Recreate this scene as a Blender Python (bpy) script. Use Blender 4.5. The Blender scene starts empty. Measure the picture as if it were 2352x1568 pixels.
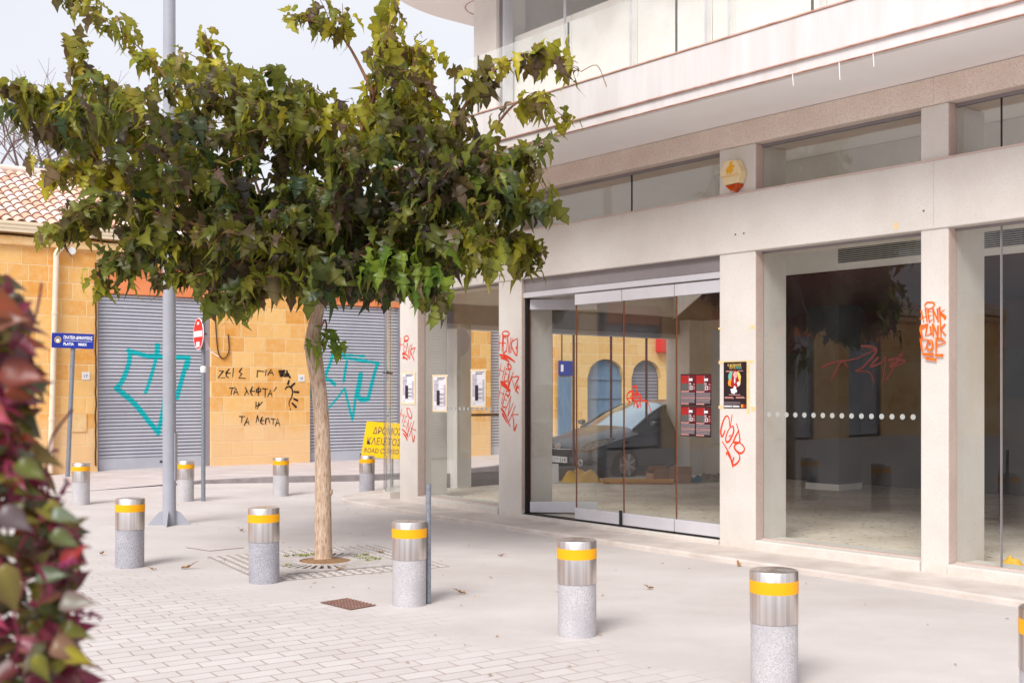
import bpy, bmesh, math, random
import numpy as np
from mathutils import Vector, Matrix
random.seed(7); rng = np.random.default_rng(7)
R = math.radians
SC = bpy.context.scene
COL = SC.collection

# ------------------------------------------------------------------ camera, sky, sun
CAMH, F, CX, YH = 1.65, 2613.0, 1176.0, 902.0
SRC = 2560 / 2352
cam = bpy.data.cameras.new('camera'); camo = bpy.data.objects.new('camera', cam); COL.objects.link(camo)
camo.location = (0, 0, CAMH); camo.rotation_euler = (R(90), 0, 0)
cam.sensor_width = 36; cam.lens = F / 2352 * 36; cam.shift_y = (YH - 784) / 2352
cam.clip_end = 2000; cam.clip_start = .05
cam.dof.use_dof = True; cam.dof.focus_distance = 10.8; cam.dof.aperture_fstop = 4.2
SC.camera = camo
w = bpy.data.worlds.new('World'); SC.world = w; w.use_nodes = True
nt = w.node_tree; nt.nodes.clear()
sky = nt.nodes.new('ShaderNodeTexSky'); sky.sky_type = 'NISHITA'; sky.sun_disc = False
SUN_EL, SUN_AZ = R(44), R(205)      # azimuth of the sun measured from +Y towards +X
sky.sun_elevation = SUN_EL; sky.sun_rotation = SUN_AZ; sky.air_density = 1.0; sky.dust_density = 3.0
tc = nt.nodes.new('ShaderNodeTexCoord'); ns = nt.nodes.new('ShaderNodeTexNoise'); ns.inputs['Scale'].default_value = 1.6; ns.inputs['Detail'].default_value = 5
nt.links.new(tc.outputs['Generated'], ns.inputs['Vector'])
cr = nt.nodes.new('ShaderNodeValToRGB'); cr.color_ramp.elements[0].color = (7.5, 7.7, 8.6, 1); cr.color_ramp.elements[1].color = (8.6, 8.65, 9.0, 1)
cr.color_ramp.elements[0].position = .35; cr.color_ramp.elements[1].position = .65
nt.links.new(ns.outputs['Fac'], cr.inputs['Fac'])
mx = nt.nodes.new('ShaderNodeMixRGB'); mx.inputs['Fac'].default_value = .88
nt.links.new(sky.outputs['Color'], mx.inputs['Color1']); nt.links.new(cr.outputs['Color'], mx.inputs['Color2'])
bg = nt.nodes.new('ShaderNodeBackground'); bg.inputs['Strength'].default_value = .073
wo = nt.nodes.new('ShaderNodeOutputWorld')
nt.links.new(mx.outputs['Color'], bg.inputs['Color']); nt.links.new(bg.outputs['Background'], wo.inputs['Surface'])
sl = bpy.data.lights.new('sun', 'SUN'); so = bpy.data.objects.new('sun', sl); COL.objects.link(so)
sl.energy = 2.08; sl.angle = R(27); sl.color = (1, .965, .93)
sdir = Vector((math.sin(SUN_AZ) * math.cos(SUN_EL), math.cos(SUN_AZ) * math.cos(SUN_EL), math.sin(SUN_EL)))
so.rotation_euler = sdir.to_track_quat('Z', 'Y').to_euler(); so.location = (-20, -20, 30)
vs = SC.view_settings; vs.view_transform = 'Standard'; vs.look = 'None'; vs.exposure = 0.68; vs.gamma = 1.0; vs.use_curve_mapping = False
SC.render.engine = 'CYCLES'; SC.cycles.transparent_max_bounces = 40; SC.cycles.max_bounces = 10
SC.cycles.caustics_reflective = False; SC.cycles.caustics_refractive = False

# ------------------------------------------------------------------ materials
def srgb(r, g, b):
    f = lambda c: (c / 255 / 12.92) if c / 255 <= .04045 else ((c / 255 + .055) / 1.055) ** 2.4
    return (f(r), f(g), f(b))
def newmat(name):
    m = bpy.data.materials.new(name); m.use_nodes = True
    n = m.node_tree; b = n.nodes['Principled BSDF']
    return m, n, b
def N(n, t, **kw):
    x = n.nodes.new(t)
    for k, v in kw.items():
        if k in x.inputs: x.inputs[k].default_value = v
        else: setattr(x, k, v)
    return x
def c4(c): return (c[0], c[1], c[2], 1)
def pbr(name, c, c2=None, scale=6, rough=.7, metal=0, bump=0, bscale=60, stretch=(1, 1, 1), detail=6, spec=.4, fine=None, fscale=220, fthr=.6, pos=(.35, .65)):
    """base colour c mottled with c2; optional fine speckle colour; bump"""
    m, n, b = newmat(name)
    b.inputs['Roughness'].default_value = rough; b.inputs['Metallic'].default_value = metal
    b.inputs['Specular IOR Level'].default_value = spec
    t = N(n, 'ShaderNodeTexCoord'); mp = N(n, 'ShaderNodeMapping'); mp.inputs['Scale'].default_value = stretch
    n.links.new(t.outputs['Object'], mp.inputs['Vector'])
    last = None
    if c2 is not None:
        z = N(n, 'ShaderNodeTexNoise', Scale=scale, Detail=detail, Roughness=.6)
        n.links.new(mp.outputs[0], z.inputs['Vector'])
        r = N(n, 'ShaderNodeValToRGB'); r.color_ramp.elements[0].color = c4(c); r.color_ramp.elements[1].color = c4(c2)
        r.color_ramp.elements[0].position = pos[0]; r.color_ramp.elements[1].position = pos[1]
        n.links.new(z.outputs['Fac'], r.inputs['Fac']); last = r.outputs['Color']
    if fine is not None:
        z = N(n, 'ShaderNodeTexNoise', Scale=fscale, Detail=2); n.links.new(mp.outputs[0], z.inputs['Vector'])
        r = N(n, 'ShaderNodeValToRGB'); r.color_ramp.elements[0].position = fthr - .07; r.color_ramp.elements[1].position = fthr + .07
        n.links.new(z.outputs['Fac'], r.inputs['Fac'])
        x = N(n, 'ShaderNodeMixRGB'); n.links.new(r.outputs['Color'], x.inputs['Fac'])
        if last: n.links.new(last, x.inputs['Color1'])
        else: x.inputs['Color1'].default_value = c4(c)
        x.inputs['Color2'].default_value = c4(fine); last = x.outputs['Color']
    if last: n.links.new(last, b.inputs['Base Color'])
    else: b.inputs['Base Color'].default_value = c4(c)
    if bump:
        z = N(n, 'ShaderNodeTexNoise', Scale=bscale, Detail=4); n.links.new(mp.outputs[0], z.inputs['Vector'])
        bp = N(n, 'ShaderNodeBump', Strength=bump, Distance=.01); n.links.new(z.outputs['Fac'], bp.inputs['Height'])
        n.links.new(bp.outputs['Normal'], b.inputs['Normal'])
    return m
def glass(name, tint, fac=1.5, ior=1.45, dirt=.02):
    m, n, b = newmat(name); n.nodes.remove(b); out = n.nodes['Material Output']
    tr = N(n, 'ShaderNodeBsdfTransparent'); tr.inputs['Color'].default_value = c4(tint)
    gl = N(n, 'ShaderNodeBsdfGlossy', Roughness=.0); gl.inputs['Color'].default_value = (.95, .97, .96, 1)
    fr = N(n, 'ShaderNodeFresnel', IOR=ior); mu = N(n, 'ShaderNodeMath', operation='MULTIPLY'); mu.inputs[1].default_value = fac; mu.use_clamp = True
    # reflect at the outer face of each pane only (no total reflection inside the thin slab)
    ge = N(n, 'ShaderNodeNewGeometry'); iv = N(n, 'ShaderNodeMath', operation='SUBTRACT'); iv.inputs[0].default_value = 1; n.links.new(ge.outputs['Backfacing'], iv.inputs[1])
    m0 = N(n, 'ShaderNodeMath', operation='MULTIPLY'); n.links.new(fr.outputs[0], m0.inputs[0]); n.links.new(iv.outputs[0], m0.inputs[1])
    n.links.new(m0.outputs[0], mu.inputs[0])
    df = N(n, 'ShaderNodeBsdfDiffuse'); df.inputs['Color'].default_value = (.88, .88, .85, 1)
    tcx = N(n, 'ShaderNodeTexCoord'); z = N(n, 'ShaderNodeTexNoise', Scale=2.5, Detail=6); n.links.new(tcx.outputs['Object'], z.inputs['Vector'])
    mr = N(n, 'ShaderNodeMapRange'); mr.inputs['From Min'].default_value = .4; mr.inputs['From Max'].default_value = .75; mr.inputs['To Min'].default_value = dirt * .4; mr.inputs['To Max'].default_value = dirt * 2
    n.links.new(z.outputs['Fac'], mr.inputs['Value'])
    m1 = N(n, 'ShaderNodeMixShader'); n.links.new(mr.outputs[0], m1.inputs[0]); n.links.new(tr.outputs[0], m1.inputs[1]); n.links.new(df.outputs[0], m1.inputs[2])
    m2 = N(n, 'ShaderNodeMixShader'); n.links.new(mu.outputs[0], m2.inputs[0]); n.links.new(m1.outputs[0], m2.inputs[1]); n.links.new(gl.outputs[0], m2.inputs[2])
    n.links.new(m2.outputs[0], out.inputs['Surface'])
    return m
def attr_leaf(name, rough=.5, trans=.3, tcol=(.9, 1.0, .25)):
    m, n, b = newmat(name); out = n.nodes['Material Output']
    a = N(n, 'ShaderNodeAttribute'); a.attribute_name = 'Col'
    b.inputs['Roughness'].default_value = rough; b.inputs['Specular IOR Level'].default_value = .35
    n.links.new(a.outputs['Color'], b.inputs['Base Color'])
    t = N(n, 'ShaderNodeBsdfTranslucent'); mc = N(n, 'ShaderNodeMixRGB', blend_type='MULTIPLY'); mc.inputs['Fac'].default_value = .5
    mc.inputs['Color2'].default_value = c4(tcol); g = N(n, 'ShaderNodeGamma'); g.inputs['Gamma'].default_value = .75
    n.links.new(a.outputs['Color'], g.inputs['Color']); n.links.new(g.outputs[0], mc.inputs['Color1']); n.links.new(mc.outputs[0], t.inputs['Color'])
    x = N(n, 'ShaderNodeMixShader'); x.inputs[0].default_value = trans
    n.links.new(b.outputs[0], x.inputs[1]); n.links.new(t.outputs[0], x.inputs[2]); n.links.new(x.outputs[0], out.inputs['Surface'])
    return m
def attr_mat(name, rough=.8, c2=(.5, .35, .25), scale=9):
    m, n, b = newmat(name); a = N(n, 'ShaderNodeAttribute'); a.attribute_name = 'Col'
    t = N(n, 'ShaderNodeTexCoord'); z = N(n, 'ShaderNodeTexNoise', Scale=scale, Detail=6); n.links.new(t.outputs['Object'], z.inputs['Vector'])
    r = N(n, 'ShaderNodeValToRGB'); r.color_ramp.elements[0].position = .45; r.color_ramp.elements[1].position = .75
    n.links.new(z.outputs['Fac'], r.inputs['Fac']); x = N(n, 'ShaderNodeMixRGB'); mu = N(n, 'ShaderNodeMath', operation='MULTIPLY'); mu.inputs[1].default_value = .5
    n.links.new(r.outputs['Color'], mu.inputs[0]); n.links.new(mu.outputs[0], x.inputs['Fac'])
    n.links.new(a.outputs['Color'], x.inputs['Color1']); x.inputs['Color2'].default_value = c4(c2)
    n.links.new(x.outputs[0], b.inputs['Base Color']); b.inputs['Roughness'].default_value = rough
    return m
def ashlar(name, ca, cb, cm, bw=.47, rh=.318, pale=None):
    m, n, b = newmat(name)
    t = N(n, 'ShaderNodeTexCoord'); sp = N(n, 'ShaderNodeSeparateXYZ'); n.links.new(t.outputs['Object'], sp.inputs[0])
    cb_ = N(n, 'ShaderNodeCombineXYZ'); n.links.new(sp.outputs['X'], cb_.inputs['X']); n.links.new(sp.outputs['Z'], cb_.inputs['Y'])
    wz = N(n, 'ShaderNodeTexNoise', Scale=3.0, Detail=3); n.links.new(cb_.outputs[0], wz.inputs['Vector'])
    wm = N(n, 'ShaderNodeVectorMath', operation='SCALE'); wm.inputs['Scale'].default_value = .035; n.links.new(wz.outputs['Color'], wm.inputs[0])
    ad = N(n, 'ShaderNodeVectorMath', operation='ADD'); n.links.new(cb_.outputs[0], ad.inputs[0]); n.links.new(wm.outputs[0], ad.inputs[1])
    br = N(n, 'ShaderNodeTexBrick', Scale=1.0); br.inputs['Brick Width'].default_value = bw; br.inputs['Row Height'].default_value = rh
    br.inputs['Mortar Size'].default_value = .011; br.inputs['Mortar Smooth'].default_value = .6; br.inputs['Bias'].default_value = -.1
    br.inputs['Color1'].default_value = c4(ca); br.inputs['Color2'].default_value = c4(cb); br.inputs['Mortar'].default_value = c4(cm); br.offset = .43; br.squash = .8; br.squash_frequency = 3
    n.links.new(ad.outputs[0], br.inputs['Vector'])
    z = N(n, 'ShaderNodeTexNoise', Scale=7, Detail=7, Roughness=.65); n.links.new(t.outputs['Object'], z.inputs['Vector'])
    rr = N(n, 'ShaderNodeValToRGB'); rr.color_ramp.elements[0].position = .4; rr.color_ramp.elements[1].position = .72; n.links.new(z.outputs['Fac'], rr.inputs['Fac'])
    x = N(n, 'ShaderNodeMixRGB', blend_type='MIX'); mu = N(n, 'ShaderNodeMath', operation='MULTIPLY'); mu.inputs[1].default_value = .45
    n.links.new(rr.outputs['Color'], mu.inputs[0]); n.links.new(mu.outputs[0], x.inputs['Fac']); n.links.new(br.outputs['Color'], x.inputs['Color1']); x.inputs['Color2'].default_value = c4(cm)
    last = x.outputs[0]
    if pale:   # lime-washed repair patches on the lowest courses
        z2 = N(n, 'ShaderNodeTexNoise', Scale=1.3, Detail=3); n.links.new(t.outputs['Object'], z2.inputs['Vector'])
        s2 = N(n, 'ShaderNodeMath', operation='MULTIPLY_ADD'); s2.inputs[1].default_value = 1.6; s2.inputs[2].default_value = .3; n.links.new(z2.outputs['Fac'], s2.inputs[0])
        ss = N(n, 'ShaderNodeMath', operation='SUBTRACT'); n.links.new(s2.outputs[0], ss.inputs[0]); n.links.new(sp.outputs['Z'], ss.inputs[1])
        mr = N(n, 'ShaderNodeMapRange'); mr.inputs['From Min'].default_value = -.15; mr.inputs['From Max'].default_value = .25; mr.inputs['To Max'].default_value = .75; n.links.new(ss.outputs[0], mr.inputs['Value'])
        x2 = N(n, 'ShaderNodeMixRGB'); n.links.new(mr.outputs[0], x2.inputs['Fac']); n.links.new(last, x2.inputs['Color1']); x2.inputs['Color2'].default_value = c4(pale); last = x2.outputs[0]
    n.links.new(last, b.inputs['Base Color']); b.inputs['Roughness'].default_value = .9
    bp = N(n, 'ShaderNodeBump', Strength=.5, Distance=.012); mh = N(n, 'ShaderNodeMath', operation='SUBTRACT'); n.links.new(z.outputs['Fac'], mh.inputs[0]); n.links.new(br.outputs['Fac'], mh.inputs[1])
    n.links.new(mh.outputs[0], bp.inputs['Height']); n.links.new(bp.outputs['Normal'], b.inputs['Normal'])
    return m
def ground_mat():
    m, n, b = newmat('paving')
    t = N(n, 'ShaderNodeTexCoord'); P = t.outputs['Object']
    rot = N(n, 'ShaderNodeMapping'); rot.inputs['Rotation'].default_value = (0, 0, -R(33.5)); n.links.new(P, rot.inputs['Vector'])
    wz = N(n, 'ShaderNodeTexNoise', Scale=2.2, Detail=3); n.links.new(P, wz.inputs['Vector'])
    wm = N(n, 'ShaderNodeVectorMath', operation='SCALE'); wm.inputs['Scale'].default_value = .03; n.links.new(wz.outputs['Color'], wm.inputs[0])
    ad = N(n, 'ShaderNodeVectorMath', operation='ADD'); n.links.new(rot.outputs[0], ad.inputs[0]); n.links.new(wm.outputs[0], ad.inputs[1])
    br = N(n, 'ShaderNodeTexBrick', Scale=1.0); br.inputs['Brick Width'].default_value = .26; br.inputs['Row Height'].default_value = .135
    br.inputs['Mortar Size'].default_value = .0065; br.inputs['Mortar Smooth'].default_value = .25; br.offset = .37
    br.inputs['Color1'].default_value = c4(srgb(212, 206, 203)); br.inputs['Color2'].default_value = c4(srgb(203, 196, 193)); br.inputs['Mortar'].default_value = c4(srgb(172, 155, 147))
    n.links.new(ad.outputs[0], br.inputs['Vector'])
    # concrete
    z = N(n, 'ShaderNodeTexNoise', Scale=.55, Detail=9, Roughness=.62); n.links.new(P, z.inputs['Vector'])
    r = N(n, 'ShaderNodeValToRGB'); r.color_ramp.elements[0].position = .3; r.color_ramp.elements[1].position = .7
    r.color_ramp.elements[0].color = c4(srgb(196, 188, 184)); r.color_ramp.elements[1].color = c4(srgb(216, 210, 207)); n.links.new(z.outputs['Fac'], r.inputs['Fac'])
    # where the blocks show: near-left triangle, edge broken up by dust
    sp = N(n, 'ShaderNodeSeparateXYZ'); n.links.new(P, sp.inputs[0])
    d1 = N(n, 'ShaderNodeMath', operation='MULTIPLY_ADD'); d1.inputs[1].default_value = -.78; d1.inputs[2].default_value = 7.55; n.links.new(sp.outputs['X'], d1.inputs[0])
    d2 = N(n, 'ShaderNodeMath', operation='SUBTRACT'); n.links.new(d1.outputs[0], d2.inputs[0]); n.links.new(sp.outputs['Y'], d2.inputs[1])
    zn = N(n, 'ShaderNodeTexNoise', Scale=1.1, Detail=4); n.links.new(P, zn.inputs['Vector'])
    d3 = N(n, 'ShaderNodeMath', operation='MULTIPLY_ADD'); d3.inputs[1].default_value = 3.2; d3.inputs[2].default_value = -1.6; n.links.new(zn.outputs['Fac'], d3.inputs[0])
    d4 = N(n, 'ShaderNodeMath', operation='ADD'); n.links.new(d2.outputs[0], d4.inputs[0]); n.links.new(d3.outputs[0], d4.inputs[1])
    mk = N(n, 'ShaderNodeMapRange'); mk.inputs['From Min'].default_value = -.5; mk.inputs['From Max'].default_value = .9; n.links.new(d4.outputs[0], mk.inputs['Value'])
    x = N(n, 'ShaderNodeMixRGB'); n.links.new(mk.outputs[0], x.inputs['Fac']); n.links.new(r.outputs['Color'], x.inputs['Color1']); n.links.new(br.outputs['Color'], x.inputs['Color2'])
    # dark specks, streaks and grime
    sm = N(n, 'ShaderNodeMapping'); sm.inputs['Rotation'].default_value = (0, 0, R(25)); sm.inputs['Scale'].default_value = (1, 1.8, 1); n.links.new(P, sm.inputs['Vector'])
    s = N(n, 'ShaderNodeTexNoise', Scale=6, Detail=8, Roughness=.7); n.links.new(sm.outputs[0], s.inputs['Vector'])
    sr = N(n, 'ShaderNodeValToRGB'); sr.color_ramp.elements[0].position = .62; sr.color_ramp.elements[1].position = .78; n.links.new(s.outputs['Fac'], sr.inputs['Fac'])
    smu = N(n, 'ShaderNodeMath', operation='MULTIPLY'); smu.inputs[1].default_value = .55; n.links.new(sr.outputs['Color'], smu.inputs[0])
    x2 = N(n, 'ShaderNodeMixRGB'); n.links.new(smu.outputs[0], x2.inputs['Fac']); n.links.new(x.outputs[0], x2.inputs['Color1']); x2.inputs['Color2'].default_value = c4(srgb(165, 150, 146))
    f = N(n, 'ShaderNodeTexNoise', Scale=160, Detail=2); n.links.new(P, f.inputs['Vector'])
    fr = N(n, 'ShaderNodeValToRGB'); fr.color_ramp.elements[0].position = .35; fr.color_ramp.elements[1].position = .7
    fr.color_ramp.elements[0].color = (.86, .85, .85, 1); fr.color_ramp.elements[1].color = (1.06, 1.06, 1.06, 1); n.links.new(f.outputs['Fac'], fr.inputs['Fac'])
    x3 = N(n, 'ShaderNodeMixRGB', blend_type='MULTIPLY'); x3.inputs['Fac'].default_value = 1; n.links.new(x2.outputs[0], x3.inputs['Color1']); n.links.new(fr.outputs['Color'], x3.inputs['Color2'])
    lg = N(n, 'ShaderNodeTexNoise', Scale=.9, Detail=8, Roughness=.7); n.links.new(sm.outputs[0], lg.inputs['Vector'])
    lr_ = N(n, 'ShaderNodeValToRGB'); lr_.color_ramp.elements[0].position = .32; lr_.color_ramp.elements[1].position = .62
    lr_.color_ramp.elements[0].color = (.95, .94, .93, 1); lr_.color_ramp.elements[1].color = (1.03, 1.03, 1.03, 1); n.links.new(lg.outputs['Fac'], lr_.inputs['Fac'])
    x4 = N(n, 'ShaderNodeMixRGB', blend_type='MULTIPLY'); x4.inputs['Fac'].default_value = 1; n.links.new(x3.outputs[0], x4.inputs['Color1']); n.links.new(lr_.outputs['Color'], x4.inputs['Color2']); x3 = x4
    n.links.new(x3.outputs[0], b.inputs['Base Color']); b.inputs['Roughness'].default_value = .85; b.inputs['Specular IOR Level'].default_value = .25
    h = N(n, 'ShaderNodeMath', operation='MULTIPLY'); n.links.new(br.outputs['Fac'], h.inputs[0]); n.links.new(mk.outputs[0], h.inputs[1])
    h2 = N(n, 'ShaderNodeMath', operation='SUBTRACT'); n.links.new(s.outputs['Fac'], h2.inputs[0]); n.links.new(h.outputs[0], h2.inputs[1])
    bp = N(n, 'ShaderNodeBump', Strength=.35, Distance=.01); n.links.new(h2.outputs[0], bp.inputs['Height']); n.links.new(bp.outputs['Normal'], b.inputs['Normal'])
    return m

M = {}
M['paving'] = ground_mat()
M['stone'] = ashlar('sandstone', srgb(229, 160, 70), srgb(246, 200, 126), srgb(244, 212, 162), pale=srgb(240, 204, 156))
M['stone2'] = ashlar('sandstone_pale', srgb(226, 178, 105), srgb(232, 196, 130), srgb(236, 210, 165), bw=.6, rh=.3)
M['cornice'] = pbr('cornice_stone', srgb(226, 178, 112), srgb(238, 205, 155), scale=4, rough=.9, bump=.3)
M['plinth'] = pbr('plinth_concrete', srgb(216, 206, 198), srgb(196, 184, 175), scale=2.5, rough=.9, bump=.15, bscale=60)
M['white_render'] = pbr('white_concrete', srgb(221, 216, 209), srgb(211, 204, 196), scale=1.6, rough=.8, bump=.12, bscale=90, fine=srgb(206, 192, 184), fscale=120, fthr=.62)
def foot_dirt(m, col, h=.16):
    n = m.node_tree; b = n.nodes['Principled BSDF']; src = b.inputs['Base Color'].links[0].from_socket
    t = N(n, 'ShaderNodeTexCoord'); sp = N(n, 'ShaderNodeSeparateXYZ'); n.links.new(t.outputs['Object'], sp.inputs[0])
    z = N(n, 'ShaderNodeTexNoise', Scale=9, Detail=6); n.links.new(t.outputs['Object'], z.inputs['Vector'])
    a = N(n, 'ShaderNodeMath', operation='MULTIPLY_ADD'); a.inputs[1].default_value = .5; a.inputs[2].default_value = h - .25; n.links.new(z.outputs['Fac'], a.inputs[0])
    d = N(n, 'ShaderNodeMath', operation='SUBTRACT'); n.links.new(a.outputs[0], d.inputs[0]); n.links.new(sp.outputs['Z'], d.inputs[1])
    r = N(n, 'ShaderNodeMapRange'); r.inputs['From Min'].default_value = 0; r.inputs['From Max'].default_value = .12; r.inputs['To Max'].default_value = .45; n.links.new(d.outputs[0], r.inputs['Value'])
    x = N(n, 'ShaderNodeMixRGB'); n.links.new(r.outputs[0], x.inputs['Fac']); n.links.new(src, x.inputs['Color1']); x.inputs['Color2'].default_value = c4(col); n.links.new(x.outputs[0], b.inputs['Base Color'])
foot_dirt(M['white_render'], srgb(206, 190, 176), .12)
M['rough_render'] = pbr('roughcast', srgb(238, 224, 213), srgb(228, 211, 199), scale=3, rough=.95, bump=.5, bscale=120, fine=srgb(206, 184, 168), fscale=110, fthr=.58)
M['reveal'] = pbr('reveal_shade', srgb(212, 192, 182), srgb(202, 180, 170), scale=3, rough=.8, bump=.15, bscale=100, fine=srgb(165, 140, 128), fscale=160, fthr=.62)  # darker, pinker than the pillar fronts: side shade put into the colour
M['fascia'] = pbr('white_fascia', srgb(222, 217, 216), srgb(208, 200, 196), scale=1.6, rough=.7, stretch=(3, 3, .35), pos=(.4, .75))
M['soffit'] = pbr('soffit_paint', srgb(249, 248, 248), srgb(244, 242, 241), scale=.8, rough=.9)
M['rust_line'] = pbr('rusty_edge', srgb(208, 172, 156), srgb(176, 128, 110), scale=8, rough=.9)
M['glass'] = glass('shop_glass', (.978, .985, .978), 1.35, 1.45, .004)
M['glass_up'] = glass('upper_glass', (.99, .99, .985), .9, 1.45, .003)
M['glass_rail'] = glass('railing_glass', (.985, .99, .985), .8, 1.4, .16)
M['alu'] = pbr('aluminium', srgb(214, 213, 218), srgb(204, 202, 208), scale=2, rough=.4, metal=.15)
M['alu_dark'] = pbr('aluminium_dark', srgb(150, 144, 146), srgb(138, 130, 132), scale=2, rough=.5, metal=.2)
M['black'] = pbr('black_rubber', srgb(38, 34, 34), rough=.6)
M['copper_seal'] = pbr('brown_seal', srgb(125, 72, 50), rough=.6)
M['inner_white'] = pbr('interior_plaster', srgb(240, 238, 234), srgb(230, 227, 222), scale=1.5, rough=.9)
M['inner_beige'] = pbr('interior_wall', srgb(222, 212, 198), srgb(205, 194, 178), scale=1.5, rough=.9)
M['inner_dark'] = pbr('interior_dark_wall', srgb(62, 56, 54), srgb(50, 46, 46), scale=1.5, rough=.8)
M['inner_red'] = pbr('interior_red_wall', srgb(72, 24, 24), srgb(58, 20, 22), scale=2, rough=.8)
M['inner_blue'] = pbr('interior_column_paint', srgb(48, 50, 58), srgb(42, 44, 50), scale=2, rough=.7)
M['inner_floor'] = pbr('dusty_floor', srgb(238, 228, 212), srgb(214, 200, 182), scale=1.2, rough=.85, fine=srgb(130, 112, 95), fscale=14, fthr=.68)
M['blind'] = pbr('cream_blind', srgb(252, 249, 242), srgb(248, 243, 234), scale=.7, rough=.9)
_n = M['blind'].node_tree; _b = _n.nodes['Principled BSDF']; _t = N(_n, 'ShaderNodeBsdfTranslucent'); _t.inputs['Color'].default_value = (.98, .97, .94, 1)
_x = N(_n, 'ShaderNodeMixShader'); _x.inputs[0].default_value = .12; _n.links.new(_b.outputs[0], _x.inputs[1]); _n.links.new(_t.outputs[0], _x.inputs[2]); _n.links.new(_x.outputs[0], _n.nodes['Material Output'].inputs['Surface'])
M['vent'] = pbr('vent_grille', srgb(90, 88, 84), rough=.6)
M['shutter'] = pbr('shutter_steel', srgb(196, 199, 209), srgb(186, 189, 199), scale=2, rough=.5, metal=.1)
M['shutter_joint'] = pbr('slat_joint_shade', srgb(104, 100, 112), rough=.8)  # groove dirt and the shade under each slat, in one dark colour
M['shutter_dark'] = pbr('shutter_rail', srgb(150, 148, 160), rough=.5, metal=.2)
M['teal'] = pbr('teal_spray', srgb(10, 190, 196), srgb(4, 176, 184), scale=8, rough=.6)
M['orange_panel'] = pbr('orange_panel', srgb(240, 150, 98), srgb(232, 138, 86), scale=2, rough=.7)
M['black_spray'] = pbr('black_spray', srgb(35, 25, 22), rough=.8)
M['red_spray'] = pbr('red_spray', srgb(238, 74, 26), srgb(222, 48, 22), scale=14, rough=.6)
M['orange_spray'] = pbr('orange_spray', srgb(246, 122, 20), srgb(238, 92, 16), scale=20, rough=.6)
M['maroon_strokes'] = pbr('maroon_strokes', srgb(84, 30, 22), rough=.7)
M['pvc'] = pbr('cream_pvc', srgb(240, 222, 200), srgb(232, 212, 188), scale=3, rough=.5)
M['gutter'] = pbr('cream_gutter', srgb(240, 224, 196), srgb(232, 214, 184), scale=3, rough=.6)
M['tile'] = attr_mat('clay_tile', .9, srgb(215, 190, 175))
M['cable'] = pbr('black_cable', srgb(60, 42, 34), rough=.7)
M['plate'] = pbr('enamel_plate', srgb(240, 240, 240), rough=.3)
M['plate_text'] = pbr('enamel_figures', srgb(70, 100, 140), rough=.4)
M['grey_paint'] = pbr('grey_pole_paint', srgb(172, 174, 184), srgb(162, 164, 174), scale=3, rough=.45)
M['galv'] = pbr('galvanised_steel', srgb(150, 155, 165), srgb(126, 132, 142), scale=40, rough=.45, metal=.4)
M['blue_sign'] = pbr('blue_enamel', srgb(14, 44, 150), srgb(10, 38, 138), scale=3, rough=.35)
M['white_paint'] = pbr('white_sign_paint', srgb(240, 240, 242), rough=.4)
M['gold'] = pbr('gold_paint', srgb(220, 190, 90), rough=.4)
M['red_sign'] = pbr('red_sign_paint', srgb(222, 16, 24), rough=.35)
M['yellow_sign'] = pbr('yellow_sign_paint', srgb(252, 208, 0), srgb(250, 200, 4), scale=3, rough=.5)
M['sign_text'] = pbr('sign_lettering', srgb(88, 76, 92), rough=.6)
M['tape'] = pbr('masking_tape', srgb(240, 222, 190), srgb(232, 210, 172), scale=10, rough=.8)
M['tape_old'] = pbr('old_glue', srgb(238, 208, 160), srgb(232, 196, 140), scale=20, rough=.9)
M['paper'] = pbr('white_paper', srgb(236, 234, 238), srgb(226, 224, 230), scale=6, rough=.8)
M['paper_grey'] = pbr('printed_grey', srgb(176, 170, 182), srgb(200, 196, 206), scale=14, rough=.8)
M['ink'] = pbr('dark_ink', srgb(56, 40, 56), rough=.8)
M['poster_black'] = pbr('poster_black', srgb(38, 18, 26), rough=.5)
M['poster_dark_red'] = pbr('poster_dark_red', srgb(104, 22, 30), srgb(80, 16, 24), scale=20, rough=.5)
M['poster_red'] = pbr('poster_red', srgb(178, 36, 34), srgb(150, 28, 30), scale=40, rough=.5)
M['poster_pink'] = pbr('poster_pink', srgb(240, 170, 160), rough=.5)
M['poster_greytext'] = pbr('poster_small_print', srgb(150, 136, 140), srgb(110, 96, 102), scale=160, rough=.5)
M['poster_yellow'] = pbr('poster_yellow', srgb(240, 206, 110), rough=.5)
M['poster_teal'] = pbr('poster_teal', srgb(110, 190, 170), rough=.5)
M['poster_orange'] = pbr('poster_orange', srgb(244, 150, 50), rough=.5)
M['cream_plastic'] = pbr('cream_plastic', srgb(238, 216, 172), srgb(230, 206, 160), scale=6, rough=.45)
M['amber'] = pbr('amber_lens', srgb(178, 62, 14), srgb(200, 82, 16), scale=10, rough=.25)
M['amber_print'] = pbr('amber_print', srgb(238, 170, 36), rough=.5)
M['granite'] = pbr('bollard_granite', srgb(206, 203, 204), srgb(186, 183, 187), scale=5, rough=.75, bump=.2, bscale=160, fine=srgb(172, 169, 174), fscale=150, fthr=.53)
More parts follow.
